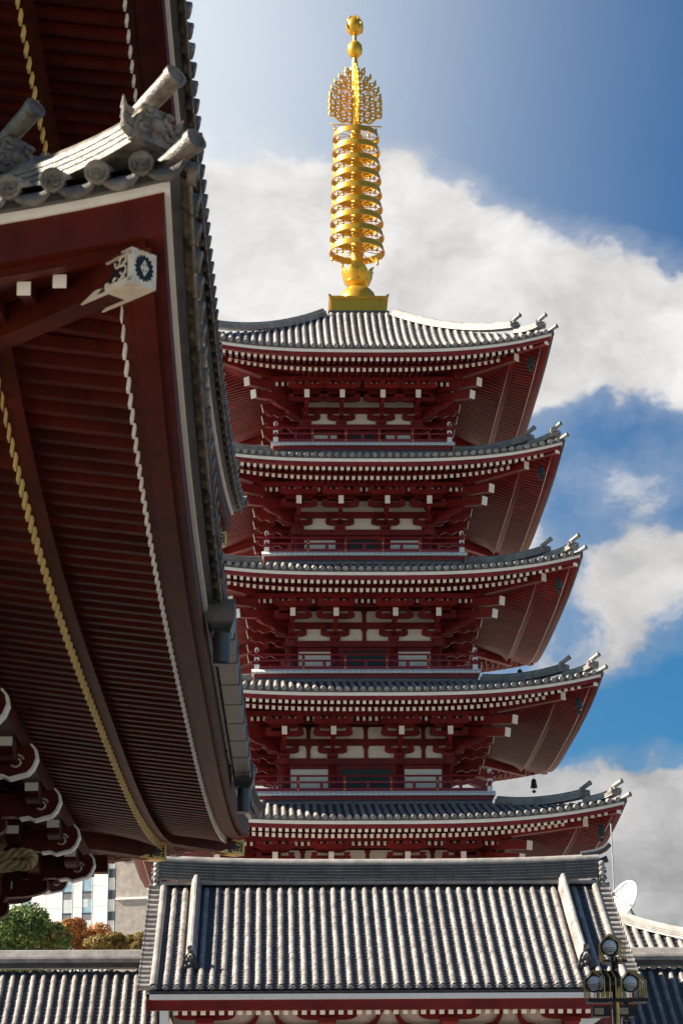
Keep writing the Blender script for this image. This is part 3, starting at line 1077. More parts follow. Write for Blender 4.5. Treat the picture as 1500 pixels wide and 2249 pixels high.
def fin_curves():
    """open-work flame: S-scrolls branching from the shaft, in the (r, z) plane"""
    rnd = random.Random(3)
    C = []
    z0, z1 = 48.05, 50.75

    def width(z):
        t = (z - z0) / (z1 - z0)
        return 1.10 * (1 - max(0, (t - 0.35) / 0.65) ** 2.2 * 0.86)
    nrow = 8
    for i in range(nrow):
        z = z0 + 0.06 + (z1 - z0) * 0.90 * i / nrow
        W = width(z + 0.3)
        # branch: wavy stem rising outwards, ending in a flame tip
        pts = []
        for k in range(13):
            t = k / 12
            pts.append((0.15 + (W - 0.15) * t, z + 0.34 * t ** 1.2 + 0.07 * math.sin(t * math.pi * 3 + i)))
        pts += [(W + 0.03, z + 0.42), (W + 0.0, z + 0.52), (W + 0.02, z + 0.60)]
        C.append((pts, 0.042))
        # curls above the branch
        m = max(2, int(W / 0.25))
        for j in range(m):
            t = (j + 0.5) / m
            cx = 0.15 + (W - 0.15) * t
            cz = z + 0.34 * t ** 1.2 + 0.15
            r = 0.105
            a0 = rnd.uniform(0, 6.28)
            C.append(([(cx + r * (1 - 0.3 * q / 9) * math.cos(a0 + q * 0.62), cz + r * (1 - 0.3 * q / 9) * math.sin(a0 + q * 0.62)) for q in range(10)], 0.033))
            if rnd.random() < 0.8:
                C.append(([(cx + 0.10, cz - 0.1), (cx + 0.135, cz), (cx + 0.11, cz + 0.12), (cx + 0.13, cz + 0.2)], 0.033))
    for k in range(4):
        r = 0.15 + 0.12 * k
        zz = z1 - 0.18 - 0.09 * k * k * 0.5
        C.append(([(r, zz - 0.2), (r + 0.05, zz), (r + 0.01, zz + 0.14), (r + 0.05, zz + 0.26)], 0.028))
    C.append(([(0.1, z0), (1.12, z0)], 0.03))
    C.append(([(0.13, z0), (0.13, z1 - 0.1)], 0.05))
    return C


FC = fin_curves()
mbf = MB()
for pts, r in FC:
    mbf.tube([(x, 0, z) for x, z in pts], r, 6, 'gold', sy=1.0)
FIN = mbf.mesh('flame_fin', True)
for k in range(4):
    fo = new('flame_fin', FIN, pagoda, rz=k * math.pi / 2 + R(6))
    new('spire_bell', BELLM, fo, (0.88, 0, 48.03))
mb = MB()
mb.lathe([(0.09, 51.30), (0.20, 51.36), (0.30, 51.50), (0.33, 51.70), (0.30, 51.90), (0.18, 52.05), (0.09, 52.10)], 24, 'gold')
autosmooth(put('dragon_orb', mb, pagoda), 60)
mb = MB()
mb.lathe([(0.08, 52.40), (0.20, 52.46), (0.33, 52.60), (0.38, 52.78), (0.36, 52.98), (0.26, 53.16), (0.12, 53.28), (0.03, 53.36), (0.001, 53.44)], 24, 'gold')
for k in range(4):
    a = k * math.pi / 2 + 0.6
    path = [(0.36 * math.cos(a), 0.36 * math.sin(a), 52.60), (0.42 * math.cos(a), 0.42 * math.sin(a), 52.80), (0.34 * math.cos(a), 0.34 * math.sin(a), 53.08), (0.16 * math.cos(a), 0.16 * math.sin(a), 53.30)]
    mb.tube(path, 0.035, 6, 'gold')
autosmooth(put('sacred_jewel', mb, pagoda), 60)

# ---- wind bells hanging from the eave corners
WB = MB()
WB.tube([(0, 0, 0), (0.012, 0, -0.10), (0, 0, -0.22)], 0.014, 6, 'black_metal')
WB_CH = WB.mesh('chain')
WB = MB()
WB.lathe([(0.02, -0.18), (0.09, -0.22), (0.13, -0.27), (0.15, -0.45), (0.19, -0.66), (0.20, -0.70), (0.17, -0.70), (0.12, -0.5), (0.02, -0.3)], 12, 'bronze_green')
WB_B = WB.mesh('bell_body', True)
WB = MB()
WB.tube([(0, 0, -0.5), (0, 0, -0.82)], 0.012, 5, 'black_metal')
WB.prism([(0, 0), (-0.12, -0.06), (-0.10, -0.14), (0, -0.20), (0.10, -0.14), (0.12, -0.06)], lambda a, b, t: (a, t, b - 0.80), -0.008, 0.008, 'bronze_green')
WB_C = WB.mesh('wind_plate')
WORD = ['topmost', 'second highest', 'middle', 'fourth highest', 'lowest']
for si, S in enumerate(ST):
    ev = Roof(S['w'], S['w'], 4, S['z'], 1, 0.66, 0.10)
    for cn in ((0, 1) if si in (2, 3) else (0,)):
        p = ev.under(cn, S['w'] - 0.75, 0.75, -0.42)
        lab = 'dark bronze wind bell under the %s corner of the %s roof' % ('front right' if cn == 0 else 'rear right', WORD[si])
        b = new('wind_bell', None, loc=p + Vector((PX, PD, 0)), label=lab, cat='wind bell', group='wind bells on the pagoda eaves')
        b.scale = (0.78, 0.78, 0.78)
        new('chain', WB_CH, b)
        new('bell_body', WB_B, b)
        new('wind_plate', WB_C, b)


# ------------------------------------------------------------------ two-storey temple gate hall on the left
HLX, HLY = 8.0, 13.75
hall = new('temple_hall', None, loc=(-8.69, 30.95, 0), rz=-0.0159, label='large red temple hall with two deep eaves filling the left side', cat='temple')
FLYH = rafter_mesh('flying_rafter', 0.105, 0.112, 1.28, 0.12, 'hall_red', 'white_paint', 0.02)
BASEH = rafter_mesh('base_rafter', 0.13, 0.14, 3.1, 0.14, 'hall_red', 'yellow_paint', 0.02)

# eave pan tile: a shallow sagging lip between two cover-tile ends
def pan_mesh(pitch, sag, h):
    mb = MB()
    n = 8
    rings = []
    for i in range(n + 1):
        t = -1 + 2 * i / n
        x = t * pitch / 2
        z = -sag * (1 - t * t)
        hh = h * (0.35 + 0.65 * (1 - t * t))
        rings.append([(x, -0.03, z), (x, 0.45, z + 0.10), (x, 0.45, z + 0.07), (x, 0.0, z - hh * .5), (x, 0.0, z - hh), (x, -0.03, z - hh)])
    mb.loft(rings, 'tile_hall')
    return mb.mesh('eave_pan_tile', True)


def manji(mb, c, r, mt):
    """raised left-facing temple emblem on a disc facing -Y"""
    c = Vector(c)
    a, b = r * 0.30, r
    def bar(x0, x1, z0, z1):
        mb.box(c.x + min(x0, x1), c.x + max(x0, x1), c.y - 0.020, c.y + 0.004, c.z + min(z0, z1), c.z + max(z0, z1), mt)
    h = a / 2
    bar(-h, h, -b, b)
    bar(-b, -h, -h, h)
    bar(h, b, -h, h)
    bar(-b, -h, b - a, b)          # top hook to the left
    bar(h, b, -b, -b + a)          # bottom hook to the right
    bar(b - a, b, h, b)            # right hook upwards
    bar(-b, -b + a, -b, -h)        # left hook downwards


def hall_cap(parent, m, w, h, mt, ornate):
    """metal sleeve on the end of a hip rafter; local -Y is outwards, origin at the end face"""
    mb = MB()
    e = 0.02
    for z0, z1 in ((-h / 2 - e, -h / 2 + 0.035), (h / 2 - 0.035, h / 2 + e)):
        mb.box(-w / 2 - e, w / 2 + e, -0.02, 0.30, z0, z1, mt)
    for s in (-1, 1):
        x0, x1 = sorted((s * (w / 2 - 0.03), s * (w / 2 + e)))
        mb.box(x0, x1, -0.022, 0.03, -h / 2, h / 2, mt)
        # openwork side: dark ground with scrolls
        xs = s * (w / 2 + 0.004)
        x0, x1 = sorted((s * (w / 2 + 0.0), xs))
        mb.prism([(0.03, -h / 2), (0.42, -h / 2), (0.30, -h * .18), (0.22, 0), (0.25, h * .3), (0.30, h / 2), (0.03, h / 2)], lambda a, b, t: (t, a, b), x0, x1 + 0.0, 'black_metal')
        mb.prism([(0.30, -h / 2 - e), (0.62, -h / 2 - e), (0.44, -h / 2 + 0.05), (0.30, -h / 2 + .035)], lambda a, b, t: (t, a, b), x0, x0 + 0.02, mt)
        for cy, cz, r, a0 in ((0.09, 0.09, 0.045, 0), (0.17, 0.07, 0.04, 2), (0.10, -0.02, 0.05, 1), (0.09, -0.11, 0.035, 4), (0.18, -0.10, 0.045, 3), (0.28, -0.12, 0.03, 5)):
            mb.tube([(xs + s * 0.006, cy + r * (1 - q * .05) * math.cos(a0 + q * .55), cz * h / .32 + r * (1 - q * .05) * math.sin(a0 + q * .55)) for q in range(10)], 0.011, 5, mt)
    mb.box(-w / 2, w / 2, -0.018, 0.0, -h / 2, h / 2, mt)
    o = put('metal_cap', mb, parent, mtx=m)
    mb = MB()
    n = 24
    mb.prism([(w * 0.40 * math.cos(2 * math.pi * k / n), h * 0.38 * math.sin(2 * math.pi * k / n)) for k in range(n)], lambda a, b, t: (a, t, b), -0.024, -0.019, 'black_metal')
    for k in range(16):
        a = 2 * math.pi * k / 16
        mb.lathe([(0.014, -0.001), (0.012, 0.004)], 6, 'black_metal', (w * 0.41 * math.cos(a), -0.02, h * 0.39 * math.sin(a)), (0, -1, 0))
    mb.prism([(-w * .2, 0), (0, -h * .27), (w * .2, 0), (0, h * .27)], lambda a, b, t: (a, t, b), -0.030, -0.0245, mt)
    for s1 in (-1, 1):
        for s2 in (-1, 1):
            mb.prism([(s1 * w * .05, s2 * h * .13), (s1 * w * .10, s2 * h * .065), (s1 * w * .075, s2 * h * .05), (s1 * w * .03, s2 * h * .11)], lambda a, b, t: (a, t, b), -0.0335, -0.0305, 'black_metal')
    put('cap_emblem', mb, parent, mtx=m)


def hall_roof(name, hx, hy, zf, lift, run, rise, conc, pitch_a, pitch_b, rafter_b_parts, manji_on, flare=0.12):
    eave = Roof(hx, hy, run, zf, rise, lift, flare, conc)
    tile = Roof(hx + 0.10, hy + 0.10, run, zf + 0.155, rise, lift, flare, conc)
    mb = MB()
    for sd in range(4):
        tile.bed(mb, sd, 'tile_dark', 16, step=0.03)
        tile.eave_sweep(mb, sd, 0.02, 0.35, -0.125, -0.02, 'tile_dark', n=50)
    roof = put(name, mb, hall)
    mb = MB()
    for sd in range(4):
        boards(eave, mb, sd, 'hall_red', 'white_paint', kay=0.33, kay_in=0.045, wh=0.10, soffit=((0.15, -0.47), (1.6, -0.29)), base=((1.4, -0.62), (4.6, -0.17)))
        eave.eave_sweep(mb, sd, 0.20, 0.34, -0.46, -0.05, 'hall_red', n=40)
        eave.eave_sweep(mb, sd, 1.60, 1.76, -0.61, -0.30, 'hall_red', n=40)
    put('eave_boarding', mb, roof)
    pm = {0: pan_mesh(pitch_b, 0.055, 0.10), 1: pan_mesh(pitch_a, 0.06, 0.10)}
    bank = MB()
    for sd in range(4):
        P, L = tile.PL(sd)
        pitch = pitch_b if sd % 2 == 0 else pitch_a
        n = int((L - 0.1) / pitch)
        off = (L - 0.30) - n * pitch
        for i in range(-2 * n, n + 1):
            a = off + i * pitch if sd == 0 else i * pitch
            if abs(a) > L - 0.12:
                continue
            visible = (sd == 1) or (sd == 0 and a > L - 4)
            if visible:
                mb = MB()
                if tile.roll(mb, sd, a, 0.088, 'tile_hall', 'tile_hall', 0.36, segs=8, over=0.10, dz=0.05, seg_min=3, disc=1.0):
                    if manji_on and sd == 0:
                        p = tile.pt(sd, a, -0.10, 0.05) + Vector((0, 0, 0.009))
                        manji(mb, (p.x, p.y - 0.006, p.z), 0.056, 'tile_hall')
                    autosmooth(put('tile_row', mb, roof))
                am = a + pitch / 2
                if abs(am) < L - 0.1:
                    p = tile.pt(sd, am, -0.05, 0.0)
                    p2 = tile.pt(sd, am + 0.05, -0.05, 0.0)
                    p1 = tile.pt(sd, am - 0.05, -0.05, 0.0)
                    sx = (p2 - p1).normalized()
                    dn = (tile.pt(sd, am, 0.3, 0) - tile.pt(sd, am, 0.0, 0))
                    yv = Vector((dn.x, dn.y, 0)).normalized()
                    zv = sx.cross(yv).normalized()
                    yv = zv.cross(sx)
                    m = Matrix((sx, yv, zv)).transposed().to_4x4()
                    m.translation = p + Vector((0, 0, 0.0))
                    new('eave_pan_tile', pm[sd], roof, mtx=m)
            else:
                tile.roll(bank, sd, a, 0.088, 'tile_hall', 'tile_hall', 1.2, segs=4, over=0.10, dz=0.05)
    autosmooth(put('tile_row_bank', bank, roof, kind='stuff'))
    for cn in range(4):
        hip_ridges(tile, cn, roof, 1.05, 'tile_hall', 'tile_hall', main=(0.96, 1.50 / run), sec=(1.65 / run, 0.26 / run), h1=0.24, h2=0.20, over=0.10)
    # rafters
    bank = MB()
    for sd in range(4):
        pr = 0.274 if sd % 2 == 0 else 0.315
        cl = (lambda p, h=hx: p.x > h - 5.0)
        rafter_rows(eave, roof, ('flying_rafter', FLYH, 0.43, -0.50, 1.28), sd, pr, sd == 1 or (sd == 0 and rafter_b_parts), cl, bank)
        rafter_rows(eave, roof, ('base_rafter', BASEH, 1.56, -0.68, 3.0), sd, pr, sd == 1 or (sd == 0 and rafter_b_parts), cl, bank)
    put('rafter_bank', bank, roof, kind='stuff')
    for cn in range(4):
        P, L = eave.PL(cn)
        for d0, dz, dd, ww, hh in ((0.22, -0.62, 1.6, 0.215, 0.26), (1.62, -0.78, 3.0, 0.25, 0.30)):
            a = eave.under(cn, L - d0, d0, dz)
            b = eave.under(cn, L - d0 - dd, d0 + dd, dz + 0.10 * dd)
            mb = MB()
            mb.beam(b, a, ww, hh, 'hall_red')
            hr = put('hip_rafter', mb, roof)
            t = (a - b).normalized()
            yv = -t
            xv = Vector((0, 0, 1)).cross(t).normalized() * 1.0
            xv = yv.cross(Vector((0, 0, 1))).normalized()
            zv = xv.cross(yv)
            m = Matrix((xv, yv, zv)).transposed().to_4x4()
            m.translation = a
            if cn == 1 or (cn == 0 and d0 < 1):
                hall_cap(roof, m, ww, hh, 'pewter' if cn == 0 else 'brass', True)
    return roof, eave, tile


low_roof, low_eave, low_tile = hall_roof('lower_roof', HLX, HLY, 9.12, 0.62, 4.3, 2.1, 0.8, 0.44, 0.333, True, True)
up_roof, up_eave, up_tile = hall_roof('upper_roof', HLX - 0.34, 12.73, 14.92, 0.62, 7.3, 6.2, 0.62, 0.44, 0.333, True, False)
mb = MB()
mb.box(-0.35, 0.35, -5.8, 5.8, 21.0, 22.3, 'tile_hall')
mb.lathe([(0.25, -5.9), (0.25, 5.9)], 12, 'tile_hall', (0, 0, 22.35), (0, 1, 0))
put('main_ridge', mb, hall)

# ---- hall walls, columns and the bracket sets under the lower eave
mb = MB()
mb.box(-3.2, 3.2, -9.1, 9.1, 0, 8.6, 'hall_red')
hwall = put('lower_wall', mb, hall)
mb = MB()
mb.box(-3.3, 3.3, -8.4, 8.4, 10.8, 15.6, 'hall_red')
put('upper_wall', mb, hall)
mb = MB()
mb.box(-4.2, 4.2, -9.4, 9.4, 11.25, 11.45, 'hall_red')
put('upper_balcony', mb, hall)
mb = MB()
mb.lathe([(0.32, 0), (0.32, 6.9)], 20, 'hall_red')
HCOL = mb.mesh('column', True)
BY = [-9.15, -6.1, -2.9, 0.3, 3.4, 6.4, 9.15]
for y in BY:
    for x in (-3.3, 3.3):
        new('column', HCOL, hwall, (x, y, 0))
for z0, z1, q in ((6.55, 6.95, 3.42), (5.6, 5.9, 3.36)):
    mb = MB()
    mb.box(-q, q, -9.3 - q + 3.3, 9.3 + q - 3.3, z0, z1, 'hall_red')
    put('head_beam', mb, hwall)
# outer purlin ring
mb = MB()
KQ, KY = HLX - 2.75, HLY - 2.75
for s in (-1, 1):
    mb.box(s * KQ - 0.13, s * KQ + 0.13, -KY - 0.4, KY + 0.4, 8.22, 8.52, 'hall_red')
    mb.box(-KQ - 0.4, KQ + 0.4, s * KY - 0.13, s * KY + 0.13, 8.225, 8.525, 'hall_red')
put('purlin', mb, hwall)
for q, z in ((1.3, 8.0), (0.65, 7.65), (0.1, 7.3)):
    mb = MB()
    x = 3.3 + q
    y = 9.15 + q
    for s in (-1, 1):
        mb.box(s * x - 0.1, s * x + 0.1, -y - 0.5, y + 0.5, z + 0.30, z + 0.42, 'hall_red')
        mb.box(-x - 0.5, x + 0.5, s * y - 0.1, s * y + 0.1, z + 0.303, z + 0.423, 'hall_red')
    put('tie_beam', mb, hwall)
HARM = MB()
for hw_, mt_ in ((0.70, 'hall_red'),):
    pts = [(-hw_, 0.26), (-hw_, 0.14)] + [(-hw_ + 0.28 * (1 - math.cos(k / 5 * math.pi / 2)), 0.14 * (1 - math.sin(k / 5 * math.pi / 2))) for k in range(1, 6)]
    pts += [(-p, q) for p, q in reversed(pts)]
    HARM.prism(pts, lambda a, b, t: (a, t, b), -0.10, 0.10, mt_)
    for s in (-1, 1):
        HARM.box(min(s * hw_, s * (hw_ + .012)), max(s * hw_, s * (hw_ + .012)), -0.095, 0.095, 0.13, 0.255, 'white_paint')
HARM = HARM.mesh('bracket_arm')
HBLK = block('bearing_block', 0.32, 0.18, 'hall_red')


def cloud_nose(ln):
    """arm ending in a cloud-scroll nose with a white edge; projects to -Y"""
    mb = MB()
    pts = [(0, 0), (ln - 0.62, 0), (ln - 0.55, -0.02), (ln - 0.42, 0.0), (ln - 0.33, -0.045), (ln - 0.18, 0.0), (ln - 0.10, 0.02), (ln - 0.03, 0.10), (ln + 0.02, 0.22), (ln + 0.0, 0.33), (ln - 0.06, 0.40), (ln - 0.3, 0.36), (ln - 0.5, 0.34), (0, 0.34)]
    mb.prism(pts, lambda a, b, t: (t, -a, b), -0.10, 0.10, 'hall_red')
    edge = [(ln - 0.55, -0.03), (ln - 0.42, -0.012), (ln - 0.33, -0.055), (ln - 0.18, -0.012), (ln - 0.09, 0.01), (ln - 0.015, 0.09), (ln + 0.035, 0.22), (ln + 0.012, 0.34), (ln - 0.05, 0.41)]
    mb.sweep([(0, -a, b) for a, b in edge], [(-0.104, -0.025), (0.104, -0.025), (0.104, 0.025), (-0.104, 0.025)], 'white_paint', upv=Vector((1, 0, 0))) if False else None
    for i in range(len(edge) - 1):
        a, b = edge[i], edge[i + 1]
        d = Vector((0, -(b[0] - a[0]), b[1] - a[1])).normalized()
        nrm = Vector((1, 0, 0)).cross(d)
        q0, q1 = Vector((0, -a[0], a[1])), Vector((0, -b[0], b[1]))
        mb.hexa([q0 + Vector((-.106, 0, 0)) - nrm * .018, q0 + Vector((.106, 0, 0)) - nrm * .018, q0 + Vector((.106, 0, 0)) + nrm * .012, q0 + Vector((-.106, 0, 0)) + nrm * .012,
                 q1 + Vector((-.106, 0, 0)) - nrm * .018, q1 + Vector((.106, 0, 0)) - nrm * .018, q1 + Vector((.106, 0, 0)) + nrm * .012, q1 + Vector((-.106, 0, 0)) + nrm * .012], 'white_paint')
    for s in (-1, 1):
        sp_ = []
        for k in range(22):
            a = k * 0.5 + 0.3
            r = 0.105 * (1 - k / 26)
            sp_.append((s * 0.104, -(ln - 0.24 + r * math.cos(a)), 0.17 + r * math.sin(a)))
        mb.tube(sp_, 0.016, 5, 'pewter')
    return mb.mesh('cloud_nose')


NOSE = cloud_nose(2.25)
HC1 = cant_arm('bracket_arm', 0.85, 0.28, 0.2, 'hall_red')
HC2 = cant_arm('bracket_arm', 1.5, 0.28, 0.2, 'hall_red')


def hall_bracket(m, nose=True):
    def p(me, name, s, o, z):
        new(name, me, hwall, mtx=m @ Matrix.Translation((s, -o, z)))
    p(HBLK, 'bearing_block', 0, 0.05, 6.96)
    p(HC1, 'bracket_arm', 0, 0, 7.15)
    p(HARM, 'bracket_arm', 0, 0.12, 7.16)
    p(HBLK, 'bearing_block', 0, 0.65, 7.42)
    p(HC2, 'bracket_arm', 0, 0, 7.52)
    p(HARM, 'bracket_arm', 0, 0.65, 7.53)
    p(HBLK, 'bearing_block', 0, 1.3, 7.78)
    for s in (-0.55, 0.55):
        p(HBLK, 'bearing_block', s, 0.65, 7.78)
    p(NOSE, 'cloud_nose', 0, 0, 7.84)
    p(HARM, 'bracket_arm', 0, 1.3, 7.88)
    for s in (-0.55, 0.55):
        p(HBLK, 'bearing_block', s, 1.3, 8.13)
    p(HARM, 'bracket_arm', 0, 1.93, 7.97)


for y in BY:
    hall_bracket(Matrix.Translation((3.3, y, 0)) @ Matrix.Rotation(math.pi / 2, 4, 'Z'))
for x in (-3.3, 0, 3.3):
    hall_bracket(Matrix.Translation((x, 9.15, 0)) @ Matrix.Rotation(math.pi, 4, 'Z'))
for sgn, ang in ((1, 3 * math.pi / 4), (-1, math.pi / 4)):
    hall_bracket(Matrix.Translation((3.3, 9.15 * sgn, 0)) @ Matrix.Rotation(ang, 4, 'Z'))
# intermediate lattice struts between the sets
for y in [(a + b) / 2 for a, b in zip(BY, BY[1:])]:
    mb = MB()
    mb.box(3.3, 3.46, y - 0.12, y + 0.12, 6.96, 7.6, 'hall_red')
    put('wall_strut', mb, hwall)

# ---- rain gutter along the lower eave
mb = MB()
path = []
GX0 = 0.30
for k in range(17):
    y = 27.9 - 30.95 + (37.4 - 27.9) * k / 16
    p = low_eave.under(1, y, -0.16, -0.02)
    path.append(Vector((p.x, y, 9.10)))
U = [(-0.13, 0.10), (-0.13, -0.10), (-0.115, -0.12), (0.115, -0.12), (0.13, -0.10), (0.13, 0.10), (0.145, 0.11), (0.115, 0.11), (0.115, -0.10), (-0.115, -0.10), (-0.115, 0.10)]
mb.sweep(path, U, 'zinc')
gut = put('gutter', mb, hall)
for k in range(8):
    i = 1 + k * 2
    p = path[i]
    mb = MB()
    mb.sweep([p + Vector((0, -0.02, 0)), p + Vector((0, 0.02, 0))], [(a * 1.08, b * 1.08 + .004) for a, b in U], 'black_metal')
    mb.tube([p + Vector((-0.13, 0, 0.05)), p + Vector((-0.40, 0, -0.22)), p + Vector((-0.9, 0, -0.30))], 0.012, 5, 'black_metal')
    put('gutter_strap', mb, gut)
for p, s in ((path[0], -1), (path[-1], 1)):
    mb = MB()
    x, y, z = p
    mb.loft([[(x - a, y - b + s * .15, z + h), (x + a, y - b + s * .15, z + h), (x + a, y + b + s * .15, z + h), (x - a, y + b + s * .15, z + h)] for a, b, h in ((0.16, 0.28, 0.13), (0.17, 0.30, 0.12), (0.165, 0.29, -0.12), (0.12, 0.20, -0.22), (0.11, 0.18, -0.23))], 'zinc')
    mb.lathe([(0.10, -0.22), (0.10, -0.60), (0.11, -0.61), (0.09, -0.62)], 16, 'zinc', (x, y + s * .15, z), (0, 0, 1))
    autosmooth(put('rain_hopper', mb, gut))

# straw rope hanging under the brackets
rope = new('straw_rope', None, loc=(-4.05, 37.0, 7.75), label='thick twisted straw rope tied under the hall brackets', cat='rope')
for k, (path_, r) in enumerate((([(-1.3, 0.1, -0.42), (-0.8, 0.0, -0.28), (-0.3, 0, -0.08), (0.05, 0, 0.02), (0.28, 0, 0.0), (0.33, 0, -0.10), (0.20, 0, -0.17), (-0.1, 0, -0.17), (-0.5, 0, -0.28), (-1.2, 0, -0.60)], 0.085),
                                ([(-0.5, 0.05, 0.15), (-0.25, 0.03, 0.10), (-0.12, 0.02, 0.22), (-0.18, 0.02, 0.34), (-0.32, 0.03, 0.30), (-0.34, 0.03, 0.10), (-0.30, 0.04, -0.1)], 0.07))):
    # resample and twist three strands
    P = [Vector(p) for p in path_]
    fine = []
    for i in range(len(P) - 1):
        p0, p1, p2, p3 = P[max(i - 1, 0)], P[i], P[i + 1], P[min(i + 2, len(P) - 1)]
        for j in range(10):
            t = j / 10
            fine.append(0.5 * ((2 * p1) + (p2 - p0) * t + (2 * p0 - 5 * p1 + 4 * p2 - p3) * t * t + (3 * p1 - p0 - 3 * p2 + p3) * t ** 3))
    for s in range(3):
        mb = MB()
        pts = []
        for i, p in enumerate(fine):
            t = (fine[min(i + 1, len(fine) - 1)] - fine[max(i - 1, 0)]).normalized()
            a = t.cross(Vector((0, 1, 0))).normalized()
            b = a.cross(t)
            ph = i * 0.42 + s * 2.094
            pts.append(p + (a * math.cos(ph) + b * math.sin(ph)) * r * 0.55)
        mb.tube(pts, r * 0.58, 7, 'straw')
        put('strand', mb, rope, smooth=True)


# ------------------------------------------------------------------ low tiled buildings in front of the pagoda
def slope_fn(yr, zr, ye, ze, conc=0.88):
    def f(d):            # d = 0 at the ridge, 1 at the eave
        return (yr + (ye - yr) * d, zr + (ze - zr) * (conc_mix(d, conc)))
    def conc_mix(d, c):
        return 1 - (c * (1 - d) + (1 - c) * (1 - d) ** 2)
    return f


def tiled_slope(parent, x0, x1, f, pitch, r, courses, d0=0.06, skip=(), name='tile_row', end_over=True):
    """front slope: concave pan courses plus one part for each row of round tiles"""
    n = int(round((x1 - x0) / pitch))
    pitch = (x1 - x0) / n
    mb = MB()
    for i in range(n):
        xa = x0 + i * pitch
        rings = []
        for k in range(courses):
            for t, up_ in ((k / courses, 0.0), ((k + 0.98) / courses, 0.024)):
                y, z = f(t)
                rings.append([(xa + pitch * q, y, z + up_ + dz) for q, dz in ((0, 0.02), (0.25, -0.015), (0.5, -0.03), (0.75, -0.015), (1, 0.02))])
        mb.loft(rings, 'tile_pan', closed=False, caps=False)
    put('pan_tiles', mb, parent, kind='stuff')
    for i in range(n + 1):
        if i in skip:
            continue
        x = x0 + i * pitch
        mb = MB()
        rings = []
        segs = 8
        nt = max(6, courses // 2)
        jit = RND.uniform(-0.004, 0.004)
        for k in range(nt):
            jx = RND.uniform(-0.005, 0.005)
            for q, sc in ((0.0, 0.93), (0.90, 1.06), (0.995, 1.06)):
                t = d0 + (1.012 - d0) * (k + q) / nt
                y, z = f(min(t, 1.0))
                if t > 1:
                    y2, z2 = f(0.98)
                    y1, z1 = f(1.0)
                    y, z = y1 + (y1 - y2) * (t - 1) / 0.02, z1 + (z1 - z2) * (t - 1) / 0.02
                rings.append([(x + jx + jit + r * sc * math.cos(math.pi * s / segs), y, z + 0.03 + r * sc * math.sin(math.pi * s / segs)) for s in range(segs + 1)])
        mb.loft(rings, 'tile', closed=True)
        y, z = f(1.0)
        mb.lathe([(r * 1.1, -0.06), (r * 1.1, 0.02), (r * .8, 0.02), (r * .78, 0.006), (0.001, 0.006)], 14, 'tile_dark', (x, y - 0.02, z + 0.045), (0, -1, 0))
        autosmooth(put(name, mb, parent))
    return pitch


def stacked_ridge(parent, x0, x1, y, z0, h, layers, w, name='ridge', band=True, curve=0.0):
    """box ridge of many thin tile courses, each course broken into lengths"""
    mb = MB()
    n = 24
    for k in range(layers):
        e = 0.02 if k % 2 else 0.0
        za, zb = z0 + h * k / layers, z0 + h * (k + 1) / layers - 0.008
        for i in range(n):
            a = x0 + (x1 - x0) * i / n
            b = x0 + (x1 - x0) * (i + 1) / n - 0.006
            lift = curve * abs((i + 0.5) / n * 2 - 1) ** 3
            lb = curve * abs((i + 1) / n * 2 - 1) ** 3
            la = curve * abs(i / n * 2 - 1) ** 3
            ww = w / 2 - e + RND.uniform(-0.008, 0.008)
            mb.hexa([(a, y - ww, za + la), (b, y - ww, za + lb), (b, y + ww, za + lb), (a, y + ww, za + la), (a, y - ww, zb + la), (b, y - ww, zb + lb), (b, y + ww, zb + lb), (a, y + ww, zb + la)], 'tile' if k % 2 else 'tile_pan')
    o = put(name, mb, parent)
    mb = MB()
    path = [(x0 + (x1 - x0) * i / n, y, z0 + h + curve * abs(i / n * 2 - 1) ** 3) for i in range(n + 1)]
    mb.tube(path, w * 0.40, 12, 'tile')
    autosmooth(put('ridge_cap', mb, parent))
    if band:
        mb = MB()
        mb.box(x0 + .05, x1 - .05, y - w / 2 - 0.09, y + w / 2 + 0.09, z0 - 0.09, z0 - 0.012, 'tile')
        put('ridge_band', mb, parent)
    return o


def demon_tile(parent, p, sc, th, mt='tile_dark'):
    """ridge-end ornament: shield, horns, curls and the round tile above"""
    p, th = Vector(p), Vector(th).normalized()
    sd = th.cross(Vector((0, 0, 1)))
    mb = MB()
    W, H = 0.20 * sc, 0.50 * sc
    pts = [(-W, 0), (-W * 1.3, H * .12), (-W * 1.05, H * .4), (-W * .8, H * .75), (-W * .4, H * .95), (0, H * 1.02), (W * .4, H * .95), (W * .8, H * .75), (W * 1.05, H * .4), (W * 1.3, H * .12), (W, 0)]
    mb.prism(pts, lambda a, b, t: p + sd * a + Vector((0, 0, b)) + th * t, -0.06 * sc, 0.06 * sc, mt)
    for a, b, r in ((-0.08, 0.28, 0.06), (0.08, 0.28, 0.06), (0, 0.16, 0.075), (-0.13, 0.1, 0.05), (0.13, 0.1, 0.05), (0, 0.38, 0.05)):
        mb.lathe([(r * sc, -.02), (r * .9 * sc, .05 * sc), (r * .5 * sc, .09 * sc), (0.001, .10 * sc)], 10, mt, p + sd * a * sc + Vector((0, 0, b * sc)) + th * 0.05 * sc, th)
    mb.lathe([(0.075 * sc, -0.1 * sc), (0.08 * sc, 0.14 * sc), (0.09 * sc, 0.15 * sc), (0.09 * sc, 0.2 * sc), (0.001, 0.19 * sc)], 12, mt, p + Vector((0, 0, H * 1.1)), (th + Vector((0, 0, 0.35))).normalized())
    o = put('demon_tile', mb, parent)
    autosmooth(o)
    return o


